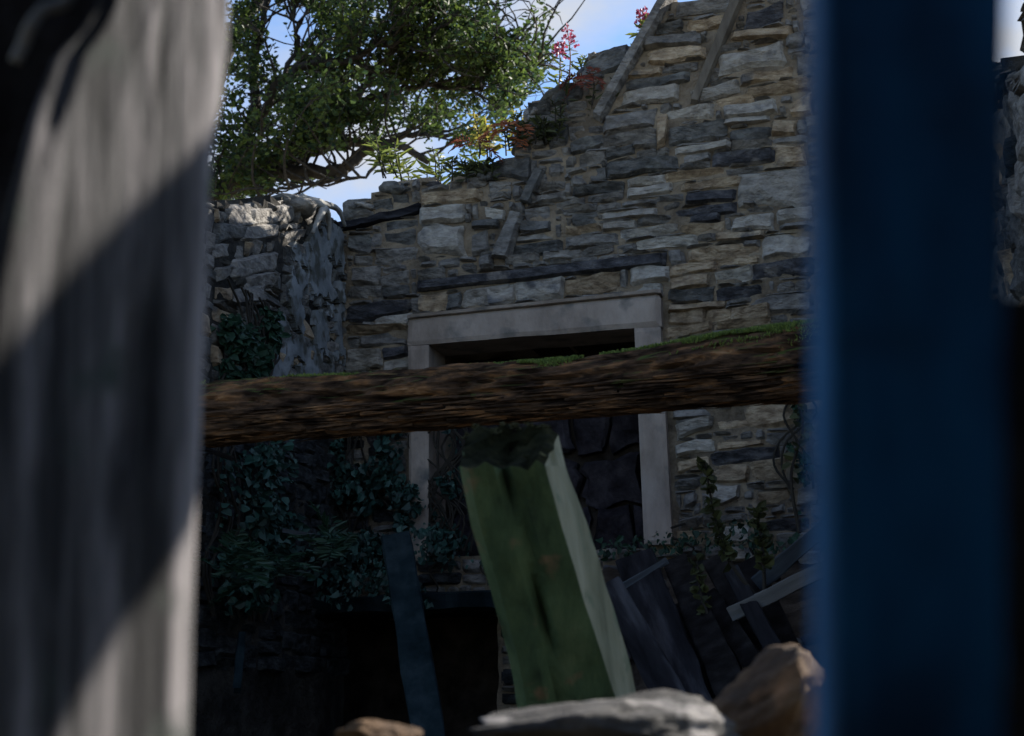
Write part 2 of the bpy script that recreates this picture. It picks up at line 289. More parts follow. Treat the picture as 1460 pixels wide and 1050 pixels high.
# stones traced from the photograph: (zoom, x0, top0, bottom0, x1, top1, bottom1, colour)
Z = {'a': (700, 0, 2.916), 'b': (700, 240, 2.916), 'c': (280, 260, 3.244), 'd': (780, 560, 3.244)}
TR = """a 775 35 75 1010 5 45 M;a 815 100 132 985 80 115 M;a 690 112 150 800 92 130 D;a 640 165 215 865 135 185 M;a 655 225 280 895 190 240 L
a 555 300 330 710 285 315 T;a 720 290 310 860 265 295 D;a 560 345 378 830 305 345 D;a 545 395 450 785 355 415 L;a 1060 60 130 1225 20 90 B
a 1005 145 172 1250 120 158 T;a 1230 160 210 1300 135 200 M;a 950 245 325 1225 175 280 L;a 940 212 235 1040 180 205 D;a 1235 215 235 1330 205 222 M
a 1270 260 315 1345 240 310 M;a 1045 330 368 1255 285 325 L;a 870 310 350 945 290 338 D;a 835 390 440 1035 335 390 L;a 1060 385 412 1335 335 378 M
a 940 425 465 1090 390 425 M;a 970 455 498 1195 415 482 L;a 735 480 515 925 440 500 L;a 480 495 565 690 450 520 M;a 695 490 620 733 480 600 M
a 1255 430 485 1340 390 485 M;a 735 545 605 985 512 572 D;a 950 507 527 1165 488 512 L;a 1000 545 592 1165 525 575 D;a 1170 510 572 1270 500 566 T
a 465 590 622 685 535 582 M;a 590 603 624 685 580 606 L;a 610 633 662 685 622 652 T;a 330 600 650 470 570 612 D;a 480 640 672 600 600 642 D
a 370 650 695 480 640 675 M;a 1000 605 630 1172 582 610 M;a 1178 580 604 1310 568 597 M;a 770 628 648 1000 595 622 W;a 1180 622 692 1310 605 692 T
a 930 650 697 1175 630 682 B;a 490 690 748 780 652 705 D;a 790 655 688 920 640 672 M;a 790 690 708 910 678 697 L;a 730 730 757 970 703 735 M
a 985 715 737 1130 700 722 B;a 1035 740 862 1328 700 860 L;a 800 770 797 1045 743 777 T;a 570 758 782 730 733 760 L;a 570 795 832 755 768 800 L
a 340 795 824 550 758 792 D;a 815 815 857 1025 793 837 B;a 690 835 848 800 810 836 M;a 410 825 848 550 793 826 L;a 195 825 852 310 798 836 L
a 205 773 797 310 753 782 D;a 270 855 873 390 828 852 L;a 555 850 866 690 833 850 M;a 720 868 888 785 843 866 L;a 770 888 907 1020 848 887 B;a 1045 843 866 1110 833 862 D
b 310 183 202 440 153 177 L;b 450 158 187 540 148 172 D;b 550 150 172 610 143 166 M;b 465 193 222 695 168 202 L;b 615 218 242 755 198 227 M
b 470 238 267 605 218 252 L;b 800 205 237 955 193 222 B;b 540 268 302 780 233 268 L;b 790 250 272 970 225 270 L;b 1005 208 262 1180 185 252 L
b 1195 188 237 1332 163 207 W;b 1200 245 267 1338 220 242 M;b 605 310 337 860 280 320 W;b 860 290 307 930 278 302 D;b 940 280 307 1135 263 292 L
b 1050 318 333 1120 303 327 B;b 1135 290 387 1338 273 372 L;b 825 350 402 1120 310 367 T;b 740 345 397 810 335 397 T;b 130 230 272 250 223 267 D
b 105 293 312 265 268 297 L;b 95 328 362 300 300 352 D;b 310 290 337 530 273 312 M;b 345 198 247 445 183 232 D;b 310 255 277 460 243 267 T
b 385 345 372 510 323 352 T;b 220 360 387 380 343 367 M;b 60 370 397 200 358 392 M;b 530 330 352 600 313 342 M;b 945 393 417 1115 368 392 T
b 750 408 452 945 398 432 T;b 1090 403 457 1338 373 452 B;b 930 438 487 1090 418 467 W;b 750 463 512 910 443 492 T;b 935 503 557 1130 488 532 B
b 1195 483 517 1265 473 507 B;b 1090 560 612 1340 520 602 M;b 745 515 557 925 498 552 D;b 985 558 573 1080 543 562 D;b 740 575 602 975 558 582 L
b 740 605 657 890 588 647 L;b 895 600 647 1000 588 632 T;b 1000 590 642 1160 578 627 L;b 735 675 717 920 650 682 L;b 930 650 672 1160 620 652 L
b 105 480 552 305 458 542 L;b 310 480 532 538 430 502 T;b 575 423 487 735 408 472 W;b 575 493 532 715 483 532 W;b 542 430 490 570 430 497 T;b 0 493 567 88 488 562 L
c 1045 58 112 1330 33 87 T;c 1040 133 197 1250 98 187 L;c 1035 213 352 1250 193 332 L;c 1350 63 87 1460 48 82 L;c 1335 132 178 1430 132 178 W
c 1280 183 217 1400 178 212 D;c 1270 248 337 1360 225 310 M;c 1045 378 402 1110 368 392 T;c 1315 350 407 1370 343 402 M;c 1040 523 607 1160 508 597 T
c 1170 518 602 1226 510 582 D;c 1230 500 582 1455 478 572 L;c 705 250 332 805 243 332 D;c 810 245 312 865 238 312 M;c 875 238 297 1015 228 287 D
c 830 328 392 1030 300 387 M;c 735 353 392 815 343 387 T;c 720 408 482 855 398 472 M;c 860 440 482 985 418 482 M;c 730 490 540 860 480 535 M;c 870 490 530 990 485 520 D
c 700 590 652 1000 538 602 B;c 830 643 672 995 608 662 W;c 705 678 702 980 668 692 T;c 760 718 762 990 698 752 M;c 700 788 842 860 768 827 L
c 865 773 822 990 758 807 B;c 700 848 882 860 820 852 L;c 870 833 882 990 813 862 L
d 585 88 122 780 63 102 M;d 600 150 217 770 123 162 W;d 795 88 182 1140 18 152 L;d 1145 15 90 1290 -5 80 L;d 600 243 302 780 213 267 W
d 815 208 232 885 198 222 D;d 765 278 332 1070 248 302 B;d 600 323 377 760 288 332 T;d 940 328 402 1180 298 392 T;d 770 348 422 930 338 412 T
d 590 408 452 700 398 442 T;d 635 478 542 695 458 512 B;d 770 438 532 900 428 502 L;d 610 598 632 720 573 612 L;d 800 578 602 930 553 592 B
d 970 473 517 1120 453 502 M;d 930 433 449 1000 426 442 W;d 1000 598 652 1215 578 642 B;d 1150 448 522 1245 418 512 L;d 1040 538 562 1100 518 552 T
d 600 643 692 760 636 692 T;d 780 638 692 940 598 692 L
a 390 270 330 575 190 285 D;a 165 440 482 250 428 472 D;a 140 515 580 200 508 580 M;a 240 560 620 320 530 600 D;a 260 400 450 380 340 400 D;a 20 680 730 170 660 760 D""".replace('\n', ';')
traced = []
for ln in TR.split(';'):
    z, x0, t0, b0, x1, t1, b1, c = ln.split()
    ox, oy, s = Z[z]; f = lambda x, y: GU(ox + float(x) / s, oy + float(y) / s)
    q = [f(x0, t0), f(x1, t1), f(x1, b1), f(x0, b0)]; gv, gu = .005, .003
    if c in 'LM' and f(x0, t0)[0] > GU(930, 400)[0] and random.random() < (.55 if f(x0, t0)[1] < GU(930, 330)[1] else .25): c = 'T'
    traced.append(([(q[0][0] - gu, q[0][1] + gv), (q[1][0] + gu, q[1][1] + gv), (q[2][0] + gu, q[2][1] - gv), (q[3][0] - gu, q[3][1] - gv)], c))

uC, _ = GU(487, 400)             # left inside corner
uR, _ = GU(1432, 400)            # right inside corner
px_top = [(487, 345), (500, 300), (545, 275), (600, 252), (625, 264), (660, 252), (700, 243), (728, 240), (745, 205), (757, 155), (800, 128),
          (832, 110), (842, 78), (890, 70), (906, 78), (935, 38), (957, 3), (1010, 2), (1040, -14), (1100, -40), (1180, -40), (1270, 10), (1350, 60), (1410, 92)]
top_uv = [GU(*p) for p in px_top]
gable_outline = [(uC - .5, 0)] + [(uC - .5, top_uv[0][1] - .1)] + top_uv + [(uR + .35, GU(1432, 112)[1]), (uR + .35, 0)]
fire_px = [(612, 488), (912, 466), (928, 782), (600, 800)]
fire_hole = [GU(*p) for p in fire_px]
low_px = [(395, 888), (715, 872), (715, 1300), (395, 1300)]
low_hole = [GU(*p) for p in low_px]; low_hole[2] = (low_hole[2][0], .05); low_hole[3] = (low_hole[3][0], .05)
gable = tag(empty('gable_wall', G0, -TH), 'tall ruined gable wall of coursed rubble stone holding the fireplace', 'wall')
V, Fc = core_geo(gable_outline, [fire_hole, low_hole], .55, .045, .02, 2.2)
mesh_obj('mortar_core', V, Fc, m_mortar, gable)
# dressed lintel, jambs, dark lintel over them take their own room
lint_px = [(588, 460), (946, 424), (946, 470), (588, 497)]
res_px = [[(584, 455), (951, 419), (951, 472), (584, 500)], [(583, 497), (621, 495), (621, 800), (583, 800)], [(905, 470), (950, 468), (966, 790), (920, 790)],
          [(596, 404), (952, 361), (952, 381), (596, 418)], [(838, 178), (950, -5), (972, -5), (862, 180)], [(975, 152), (1044, -10), (1070, -10), (995, 152)],
          [(698, 372), (728, 302), (752, 308), (728, 374)], [(476, 326), (602, 290), (602, 306), (476, 338)]]
res_q = [[GU(*p) for p in q] for q in res_px]
fills = fill_quads(gable_outline, [fire_hole, low_hole], [q for q, c in traced] + res_q, 1.35)
def in_view(q):
    for (u, v) in q:
        p = G0 + DG * u; x, y = proj((p.x, p.y, v))
        if -10 < x < 1470 and -10 < y < 1060 and not (1195 < x < 1395): return True
    return False
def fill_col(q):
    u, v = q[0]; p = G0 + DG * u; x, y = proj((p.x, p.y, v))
    if (x < 640 and y > 590) or y > 790: return random.choice('SSSB')  # shade low on the wall put into the stone colour
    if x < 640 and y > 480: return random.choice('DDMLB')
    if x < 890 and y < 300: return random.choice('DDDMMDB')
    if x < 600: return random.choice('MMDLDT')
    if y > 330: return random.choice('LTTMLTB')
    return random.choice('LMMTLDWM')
parts = []
for k, (q, c) in enumerate(traced): parts.append((q, c, rnd(.022, .048)))
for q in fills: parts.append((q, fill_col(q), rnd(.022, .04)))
parts = [(in_view(q), (q[1][0] - q[0][0]) * (q[0][1] - q[3][1]), q, c, pr) for (q, c, pr) in parts]
parts.sort(key=lambda t: (-int(t[0]), -t[1]))
jv, jf = [], []
for k, (vis, ar, q, c, pr) in enumerate(parts):
    if k < 300 and vis:
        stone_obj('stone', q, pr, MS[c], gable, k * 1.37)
    else:
        V, Fc = stone_geo(q, pr, k * 1.37, sx=[0, .2, .8, 1], tx=[0, .25, .75, 1]); o_ = len(jv)
        jv += V; jf += [tuple(i + o_ for i in f_) for f_ in Fc]
if jv: tag(mesh_obj('small_stones', jv, jf, MS['M'], gable), kind='stuff')
# dark lintel slab across the wall, raked timbers, dark strip for a shaded recess
SX2 = [i / 14 for i in range(15)]; SX2[1] = .02; SX2[-2] = .98
q = [GU(*p) for p in [(597, 403), (951, 362), (951, 381), (597, 418)]]
stone_obj('dark_lintel', q, .055, MS['B'], gable, 3.3, sx=SX2, rough=.35, pull=.2)
for qp, mt_, pr in (([(846, 170), (951, -8), (964, -4), (859, 178)], MS['M'], .085), ([(984, 150), (1048, -10), (1066, -8), (997, 152)], m_verge, .062),
                    ([(702, 368), (730, 304), (750, 310), (728, 372)], MS['M'], .07), ([(742, 290), (764, 242), (780, 246), (758, 294)], MS['D'], .06)):
    q = [GU(*p) for p in qp]; q = [q[1], q[2], q[3], q[0]]
    V, Fc = stone_geo(q, pr, 5.1, rough=.3, sx=TT, tx=SX2, pull=.3)
    c = Vector((q[0][0], 0, q[0][1])); mesh_obj('raked_timber' if mt_ is m_verge else 'raked_slab', [Vector(v) - c for v in V], Fc, mt_, gable, loc=c)
q = [GU(*p) for p in [(478, 325), (601, 290), (601, 306), (478, 337)]]
stone_obj('recess_shade_strip', q, .05, m_oldwood, gable, 8.8, sx=SX2, rough=1.2)  # dark strip standing in for the shaded recess under the head stones

# fireplace: dressed stone surround, sooty box
fire = tag(empty('fireplace', G0, -TH), 'fireplace with pale dressed stone lintel and jambs set in the gable', 'fireplace')
q = [GU(*p) for p in lint_px]; stone_obj('lintel', q, .075, m_dress, fire, 1.2, sx=SX2, rough=.2, tuck=.85, pull=.3, back=.2)
q = [GU(*p) for p in [(588, 455), (946, 419), (946, 424.5), (588, 460.5)]]; stone_obj('lintel_moulding', q, .095, m_dress, fire, 4.2, sx=SX2, rough=.2, tuck=.85, pull=.3, back=.2)
for qp in ([(588, 498), (617, 496), (617, 800), (590, 802)], [(908, 473), (945, 471), (962, 778), (922, 780)]):
    q = [GU(*p) for p in qp]; q = [q[1], q[2], q[3], q[0]]
    V, Fc = stone_geo(q, .07, 2.9, rough=.15, sx=SX2, tx=TT, tuck=.9, pull=.2, back=.2)
    c = Vector((q[0][0], 0, q[0][1])); fix(mesh_obj('jamb', [Vector(v) - c for v in V], Fc, m_dress, fire, loc=c))
def recess(poly, depth, mt, parent, name, y0=.02):
    V = [(u, y0, v) for u, v in poly] + [(u, depth, v) for u, v in poly]; k = len(poly)
    return mesh_obj(name, V, [(i, (i + 1) % k, k + (i + 1) % k, k + i) for i in range(k)] + [tuple(range(k, 2 * k))], mt, parent)
fo = [(u + (.012 if i in (1, 2) else -.012), v + (.012 if i < 2 else -.012)) for i, (u, v) in enumerate(fire_hole)]
recess(fo, .5, m_soot, fire, 'firebox')
u0, u1 = fire_hole[3][0], fire_hole[2][0]; v0, v1 = fire_hole[2][1], fire_hole[0][1]
for j in range(4):
    x = u0
    while x < u1 - .05:
        wd = min(rnd(.2, .34), u1 - x); hh = (v1 - v0) / 4
        if wd > .06:
            o = stone_obj('fireback_block', [(x + .008, v0 + (j + 1) * hh - .008), (x + wd - .008, v0 + (j + 1) * hh - .008), (x + wd - .008, v0 + j * hh + .008), (x + .008, v0 + j * hh + .008)], .04, m_sootst, fire, j * 3 + x)
            o.location.y = .46
        x += wd
# lower opening under the ledge
low = tag(empty('lower_hearth', G0, -TH), 'black cavity of the lower hearth under the overgrown ledge', 'hearth')
lo = [(u + (.012 if i in (1, 2) else -.012), v + (.012 if i < 2 else 0)) for i, (u, v) in enumerate(low_hole)]
recess(lo, .53, m_soot, low, 'cavity')
qa = [GU(*p) for p in [(392, 862), (735, 846), (735, 874), (392, 889)]]
stone_obj('ledge_slab', qa, .32, m_bluewood, low, 6.1, sx=SX2, rough=.5, tuck=.8)

# left return wall
cornL = G0 + DG * uC; cornL.z = 0
DL = Vector((math.sin(TH), math.cos(TH), 0)); NL = DG.copy()
def LU(px, py): return plane_uv(px, py, cornL, DL, NL)
lw = tag(empty('side_wall', cornL, R(90) - TH), 'broken rubble side wall with peeling pale limewash joining the gable', 'wall')
tpx = [(290, 300), (310, 296), (332, 290), (360, 292), (380, 287), (410, 284), (432, 292), (452, 296), (470, 312), (484, 335)]
tl = [LU(*p) for p in tpx]
left_outline = [(-2.3, 0), (-2.3, tl[0][1] - .15)] + tl + [(0.1, tl[-1][1] - .1), (0.1, 0)]
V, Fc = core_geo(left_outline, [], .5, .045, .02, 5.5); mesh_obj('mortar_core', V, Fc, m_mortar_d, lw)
TL_ = """320 294 330 415 286 318 M;352 300 325 418 290 315 M;340 322 345 392 318 340 M;300 318 348 345 322 340 D;298 350 372 345 345 368 M;322 372 400 392 358 385 M
345 395 420 388 388 410 M;330 412 436 372 405 432 M;300 380 405 335 378 400 M;395 330 350 430 326 345 M;300 410 430 328 408 428 T""".replace('\n', ';')
ltr = []
for ln in TL_.split(';'):
    x0, t0, b0, x1, t1, b1, c = ln.split(); f = lambda x, y: LU(float(x), float(y))
    ltr.append(([f(x0, t0), f(x1, t1), f(x1, b1), f(x0, b0)], c))
def LV(q):
    p = cornL + DL * q[0][0]; return proj((p.x, p.y, q[0][1]))[1]
lf = fill_quads(left_outline, [], [q for q, c in ltr], 1.5, hs=(3, 6), ws=(6, 16))
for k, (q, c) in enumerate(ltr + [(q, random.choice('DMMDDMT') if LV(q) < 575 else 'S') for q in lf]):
    stone_obj('stone', q, rnd(.015, .035), MS[c], lw, 200 + k * 1.7, rough=.6)
def patch(name, polys_px, W, parent, mt, proud, cell=.009, thr=-.18, seed=0):
    polys = [[W(*p) for p in pl] for pl in polys_px]
    us = [p[0] for pl in polys for p in pl]; vv = [p[1] for pl in polys for p in pl]
    u0, v0 = min(us), min(vv); nu, nv = int((max(us) - u0) / cell) + 1, int((max(vv) - v0) / cell) + 1
    ins = {(i, j) for i in range(nu) for j in range(nv) if any(pip(u0 + (i + .5) * cell + .035 * nz(i * .17, j * .17, 4), v0 + (j + .5) * cell + .035 * nz(i * .17, j * .17, 9), pl) for pl in polys) and nz(i * cell * 7 + seed, j * cell * 7, 2) + .5 * nz(i * cell * 19, j * cell * 19, 6) > thr}
    V = []; Fc = []; idx = {}
    def vt(i, j, b):
        if (i, j, b) not in idx:
            x, y = u0 + i * cell, v0 + j * cell
            idx[(i, j, b)] = len(V); V.append((x, .02 if b else -proud - .012 * nz(x * 7, y * 7, seed), y))
        return idx[(i, j, b)]
    for i, j in ins:
        Fc.append((vt(i, j, 0), vt(i + 1, j, 0), vt(i + 1, j + 1, 0), vt(i, j + 1, 0)))
        for (di, dj, a, b) in ((-1, 0, (0, 0), (0, 1)), (1, 0, (1, 1), (1, 0)), (0, -1, (1, 0), (0, 0)), (0, 1, (0, 1), (1, 1))):
            if (i + di, j + dj) not in ins:
                Fc.append((vt(i + a[0], j + a[1], 0), vt(i + a[0], j + a[1], 1), vt(i + b[0], j + b[1], 1), vt(i + b[0], j + b[1], 0)))
    return mesh_obj(name, V, Fc, mt, parent)
patch('limewash_patch', [[(428, 350), (440, 322), (462, 318), (480, 335), (480, 432), (432, 420)]], LU, lw, m_plaster, .05, seed=1, thr=-.25)
patch('limewash_patch', [[(398, 360), (430, 345), (436, 420), (470, 440), (440, 540), (365, 545), (372, 470), (405, 440)]], LU, lw, m_plaster, .04, seed=5, thr=-.08)
patch('limewash_patch', [[(440, 450), (484, 430), (484, 545), (445, 545)]], LU, lw, m_plaster, .04, seed=9, thr=.02)

# right return wall
cornR = G0 + DG * uR; cornR.z = 0
DR = Vector((-math.sin(TH), -math.cos(TH), 0)); NR = -DG
rw = tag(empty('side_wall', cornR, R(-90) - TH), 'dark rubble side wall beyond the blue post', 'wall')
hR = CAM.z + 3.0
def r_top(t):
    p = cornR + DR * t; z = hR
    while z > 2 and proj((p.x, p.y, z))[1] < 100 and proj((p.x, p.y, z))[0] < 1475: z -= .02
    return z + .06 * nz(t * 4, 1, 2)
right_outline = [(-.1, 0)] + [(t * .1, r_top(t * .1)) for t in range(0, 29)] + [(3.0, hR - .6), (3.2, 1.2), (3.3, 0)]
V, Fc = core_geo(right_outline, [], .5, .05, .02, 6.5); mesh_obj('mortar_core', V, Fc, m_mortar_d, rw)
rf = fill_quads(right_outline, [], [], 1.6, cell=.025, hs=(4, 8), ws=(7, 17))
jv, jf = [], []
for k, q in enumerate(rf):
    if q[0][0] < 1.5 and k < 300: stone_obj('stone', q, rnd(.03, .06), MS[random.choice('DMDSTD')], rw, 400 + k * 1.7)
    else:
        V, Fc = stone_geo(q, .04, k * 1.37, sx=[0, .2, .8, 1], tx=[0, .25, .75, 1]); o_ = len(jv); jv += V; jf += [tuple(i + o_ for i in f_) for f_ in Fc]
if jv: tag(mesh_obj('small_stones', jv, jf, MS['M'], rw), kind='stuff')

# ------------------------------------------------------------------ ground and rubble bank
tag(mesh_obj('ground', [(-900, -900, 0), (900, -900, 0), (900, 900, 0), (-900, 900, 0)], [(0, 1, 2, 3)], m_ground), kind='structure')
def sm(a, b, x):
    t = max(0, min(1, (x - a) / (b - a))); return t * t * (3 - 2 * t)
def gable_y(x): return G0.y - math.tan(TH) * (x - G0.x)
def bank(x, y):
    dg = gable_y(x) - y                      # distance in front of the gable
    right = sm(-.05, .45, x)
    far = (2.0 - .42 * max(dg, 0)) * right + (1.15 - .12 * max(dg, 0)) * (1 - right)
    near = 1.2 * math.exp(-((y - 1.9) / .5) ** 2) * (1 - .25 * sm(.3, 1.5, abs(x)))
    h = max(far * sm(2.2, 3.4, y), near)
    h += .05 * nz(x * 2.2, y * 2.2, 1) + .035 * nz(x * 6, y * 6, 4) + .02 * nz(x * 15, y * 15, 8)
    e = sm(1.0, 1.35, y)
    return h * e - .06 * (1 - e)
xs = [-2.6 + i * .05 for i in range(105)]; ys = [1.0 + i * .05 for i in range(141)]
V = []
for y in ys:
    for x in xs:
        yy = min(y, gable_y(x) + .1); V.append((x, yy, bank(x, yy)))
nx = len(xs); Fc = [(j * nx + i, j * nx + i + 1, (j + 1) * nx + i + 1, (j + 1) * nx + i) for j in range(len(ys) - 1) for i in range(nx - 1)]
tag(mesh_obj('rubble_bank', V, Fc, m_soil, smooth=True), kind='structure')

# ------------------------------------------------------------------ rocks
def rock(name, size, loc, rot, mt, seed, label, cat='stone', group=None, sub=5, cuts=12):
    rs = random.Random(seed)
    bm = bmesh.new(); bmesh.ops.create_icosphere(bm, subdivisions=sub, radius=1)
    pl = [(Vector((rs.gauss(0, 1), rs.gauss(0, 1), rs.gauss(0, 1))).normalized(), rs.uniform(.42, .85)) for _ in range(cuts)]
    for v in bm.verts:
        p = v.co.copy()
        for n_, d in pl:
            k = p.dot(n_)
            if k > d: p -= n_ * (k - d)
        p *= 1 + .09 * nz(p.x * 1.7 + seed, p.y * 1.7, p.z * 1.7) + .07 * nz(p.x * 4 + seed, p.y * 4, p.z * 6) + .05 * nz(p.x * 8 + seed, p.y * 8, p.z * 12) + .02 * nz(p.x * 17, p.y * 17, p.z * 20)
        v.co = Vector((p.x * size[0], p.y * size[1], p.z * size[2]))
    me = bpy.data.meshes.new(name); bm.to_mesh(me); bm.free(); me.materials.append(mt)
    me.polygons.foreach_set('use_smooth', [True] * len(me.polygons))
    o = bpy.data.objects.new(name, me); C.objects.link(o); o.location = loc; o.rotation_euler = rot
    return tag(o, label, cat, group)

def caps(parent, line, y0, y1, cols, step=.09, sz=(.05, .10), seed=0, skip=None):
    rs = random.Random(seed)
    for (a, b) in zip(line, line[1:]):
        ln = math.hypot(b[0] - a[0], b[1] - a[1]); n_ = max(1, int(ln / step))
        for k in range(n_):
            f = (k + rs.random()) / n_; u, v = a[0] + (b[0] - a[0]) * f, a[1] + (b[1] - a[1]) * f
            if skip and skip(u, v): continue
            z = rs.uniform(*sz)
            o = rock('cap_stone', (z * 1.25, rs.uniform(.08, .14), z * .55), (u, rs.uniform(y0, y1), v - .02), (rs.uniform(-.2, .2), rs.uniform(-.25, .25), rs.uniform(-.4, .4)), MS[rs.choice(cols)], seed + k + u, None, None, sub=3)
            o.parent = parent
caps(gable, top_uv[:16], .02, .12, 'DDDMDB', seed=3)
caps(gable, [top_uv[1], top_uv[2], top_uv[3]], .0, .06, 'DDM', step=.12, sz=(.09, .13), seed=8)
caps(gable, top_uv[16:], .05, .15, 'MLDM', step=.12, seed=5)
caps(lw, tl, .02, .15, 'MDDMD', step=.12, sz=(.05, .11), seed=11)
caps(rw, [(t * .1, r_top(t * .1)) for t in range(0, 16, 3)], .03, .2, 'DMD', step=.12, seed=15)

# ------------------------------------------------------------------ tubes, boards, leaves
def tube_geo(pts, rads, sides=8, jit=0, seed=0):
    pts = [Vector(p) for p in pts]; V = []; Fc = []
    up = Vector((.13, .31, .94))
    for i, p in enumerate(pts):
        t = (pts[min(i + 1, len(pts) - 1)] - pts[max(i - 1, 0)]).normalized()
        a = t.cross(up); a = a.normalized() if a.length > 1e-4 else Vector((1, 0, 0)); b = a.cross(t).normalized()
        for k in range(sides):
            th = 2 * math.pi * k / sides; rr = rads[i] * (1 + jit * nz(i * .6 + seed, math.cos(th) * 1.5, math.sin(th) * 1.5))
            V.append(p + a * math.cos(th) * rr + b * math.sin(th) * rr)
    for i in range(len(pts) - 1):
        for k in range(sides):
            Fc.append((i * sides + k, i * sides + (k + 1) % sides, (i + 1) * sides + (k + 1) % sides, (i + 1) * sides + k))
    Fc.append(tuple(range(sides))[::-1]); Fc.append(tuple((len(pts) - 1) * sides + k for k in range(sides)))
    return V, Fc
def smooth_pts(pts, n=6):
    P = [Vector(p) for p in pts]; P = [P[0] * 2 - P[1]] + P + [P[-1] * 2 - P[-2]]; o = []
    for i in range(1, len(P) - 2):
        for k in range(n):
            t = k / n; a, b, c, d = P[i - 1:i + 3]
            o.append(.5 * ((2 * b) + (c - a) * t + (2 * a - 5 * b + 4 * c - d) * t * t + (3 * b - a - 3 * c + d) * t ** 3))
    o.append(P[-2]); return o
class Geo:
    def __init__(s): s.V = []; s.F = []
    def add(s, V, Fc):
        o = len(s.V); s.V += [tuple(v) for v in V]; s.F += [tuple(i + o for i in f) for f in Fc]
    def leaf(s, p, d, size, wd=.45, fold=.25, curl=.15):
        d = d.normalized(); a = d.cross(Vector((rnd(-1, 1), rnd(-1, 1), rnd(-1, 1))))
        if a.length < 1e-3: a = d.orthogonal()
        a.normalize(); n_ = a.cross(d)
        W = size * wd
        q = [p, p + d * size * .35 + a * W * .5 + n_ * W * fold, p + d * size * .75 + a * W * .42 + n_ * (W * fold - size * curl * .5), p + d * size - n_ * size * curl,
             p + d * size * .75 - a * W * .42 + n_ * (W * fold - size * curl * .5), p + d * size * .35 - a * W * .5 + n_ * W * fold]
        s.add(q, [(0, 1, 2, 3), (0, 3, 4, 5)])
    def obj(s, name, mt, parent=None, smooth=False): return mesh_obj(name, s.V, s.F, mt, parent, smooth)
def board(name, A, B, wd, th, mt, side, parent=None, seed=0, seg=14, rough=.004):
    """timber from A to B; width along `side`, object's own x axis runs along the grain"""
    A, B = Vector(A), Vector(B); d = (B - A); Ln = d.length; d.normalize()
    s = Vector(side); s = (s - d * s.dot(d)).normalized(); n_ = d.cross(s)
    V = []; Fc = []; K = 12
    prof = [(-.5, -.4), (-.46, -.5), (-.15, -.5), (.15, -.5), (.46, -.5), (.5, -.4), (.5, .4), (.46, .5), (.15, .5), (-.15, .5), (-.46, .5), (-.5, .4)]
    for i in range(seg + 1):
        x = Ln * i / seg
        for k, (a, b) in enumerate(prof):
            y = a * wd + rough * 2 * nz(x * 5, k * 1.3, seed); z = b * th + rough * nz(x * 7, k * 1.7, seed + 5)
            V.append((x + (rough * 6 * nz(k, seed, 3) if i in (0, seg) else 0), y, z))
    for i in range(seg):
        for k in range(K): Fc.append((i * K + k, i * K + (k + 1) % K, (i + 1) * K + (k + 1) % K, (i + 1) * K + k))
    Fc.append(tuple(range(K))[::-1]); Fc.append(tuple(seg * K + k for k in range(K)))
    o = mesh_obj(name, V, Fc, mt, parent); fix(o)
    mm = Matrix((d, s, n_)).transposed().to_4x4(); mm.translation = A; o.matrix_world = mm
    return o

# bleached root over the head of the side wall
def lpt(px, py, off):
    u, v = LU(px, py); p = cornL + DL * u + NL * off; p.z = v; return p
rt_ = empty('bleached_root', lpt(440, 292, 0)); tag(rt_, 'bleached twisted root draped over the head of the limewashed wall', 'root')
for pp in ([(408, 290, -.1), (425, 284, .02), (437, 300, .1), (446, 322, .09), (448, 345, .08)], [(425, 284, .02), (446, 292, .06), (462, 302, .08), (472, 325, .08)], [(437, 300, .1), (430, 316, .09), (424, 335, .08)]):
    P = smooth_pts([lpt(*p) - rt_.location for p in pp], 6); V, Fc = tube_geo(P, [.022 - .014 * i / len(P) for i in range(len(P))], 10, .5, pp[0][0]); mesh_obj('root_strand', V, Fc, m_palewood, rt_, smooth=True)

# ------------------------------------------------------------------ mossy fallen beam across the room
log = empty('fallen_beam', at(290, 590, 5.0)); tag(log, 'mossy rotting brown roof beam spanning the room before the fireplace', 'beam')
LP = [(215, 603, 5.05, .135), (290, 590, 4.95, .118), (400, 582, 4.87, .108), (520, 577, 4.78, .104), (640, 567, 4.7, .10), (730, 560, 4.64, .099), (830, 552, 4.58, .099),
      (930, 541, 4.52, .104), (1020, 528, 4.46, .113), (1100, 520, 4.4, .120), (1180, 512, 4.34, .122), (1430, 490, 4.2, .12)]
ctr = smooth_pts([at(a, b, c) for a, b, c, r in LP], 30); rr = []
for i in range(len(ctr)):
    f = i / 30; k = min(int(f), len(LP) - 2); rr.append(LP[k][3] + (LP[k + 1][3] - LP[k][3]) * (f - k))
V = []; Fc = []; S = 80; ax = (ctr[-1] - ctr[0]).normalized(); sa = ax.cross(Vector((0, 0, 1))).normalized(); sb = sa.cross(ax)
for i, p in enumerate(ctr):
    L_ = (p - ctr[0]).length
    for k in range(S):
        th = 2 * math.pi * k / S; c_, s_ = math.cos(th), math.sin(th)
        r_ = rr[i] * (1 + .10 * nz(L_ * 1.2, c_ * 1.4, s_ * 1.4) + .12 * nz(L_ * 2.2, c_ * 5, s_ * 5 + 3) + .07 * nz(L_ * 6, c_ * 9, s_ * 9) + .05 * nz(L_ * 20, c_ * 18, s_ * 18) - .20 * max(0, 1 - abs(nz(L_ * 1.3 + 4, c_ * 5.5, s_ * 5.5)) / .10) - .10 * max(0, 1 - abs(nz(L_ * 4, c_ * 11, s_ * 11 + 6)) / .12))
        V.append(p + sa * c_ * r_ + sb * s_ * r_ - log.location)
for i in range(len(ctr) - 1):
    for k in range(S): Fc.append((i * S + k, i * S + (k + 1) % S, (i + 1) * S + (k + 1) % S, (i + 1) * S + k))
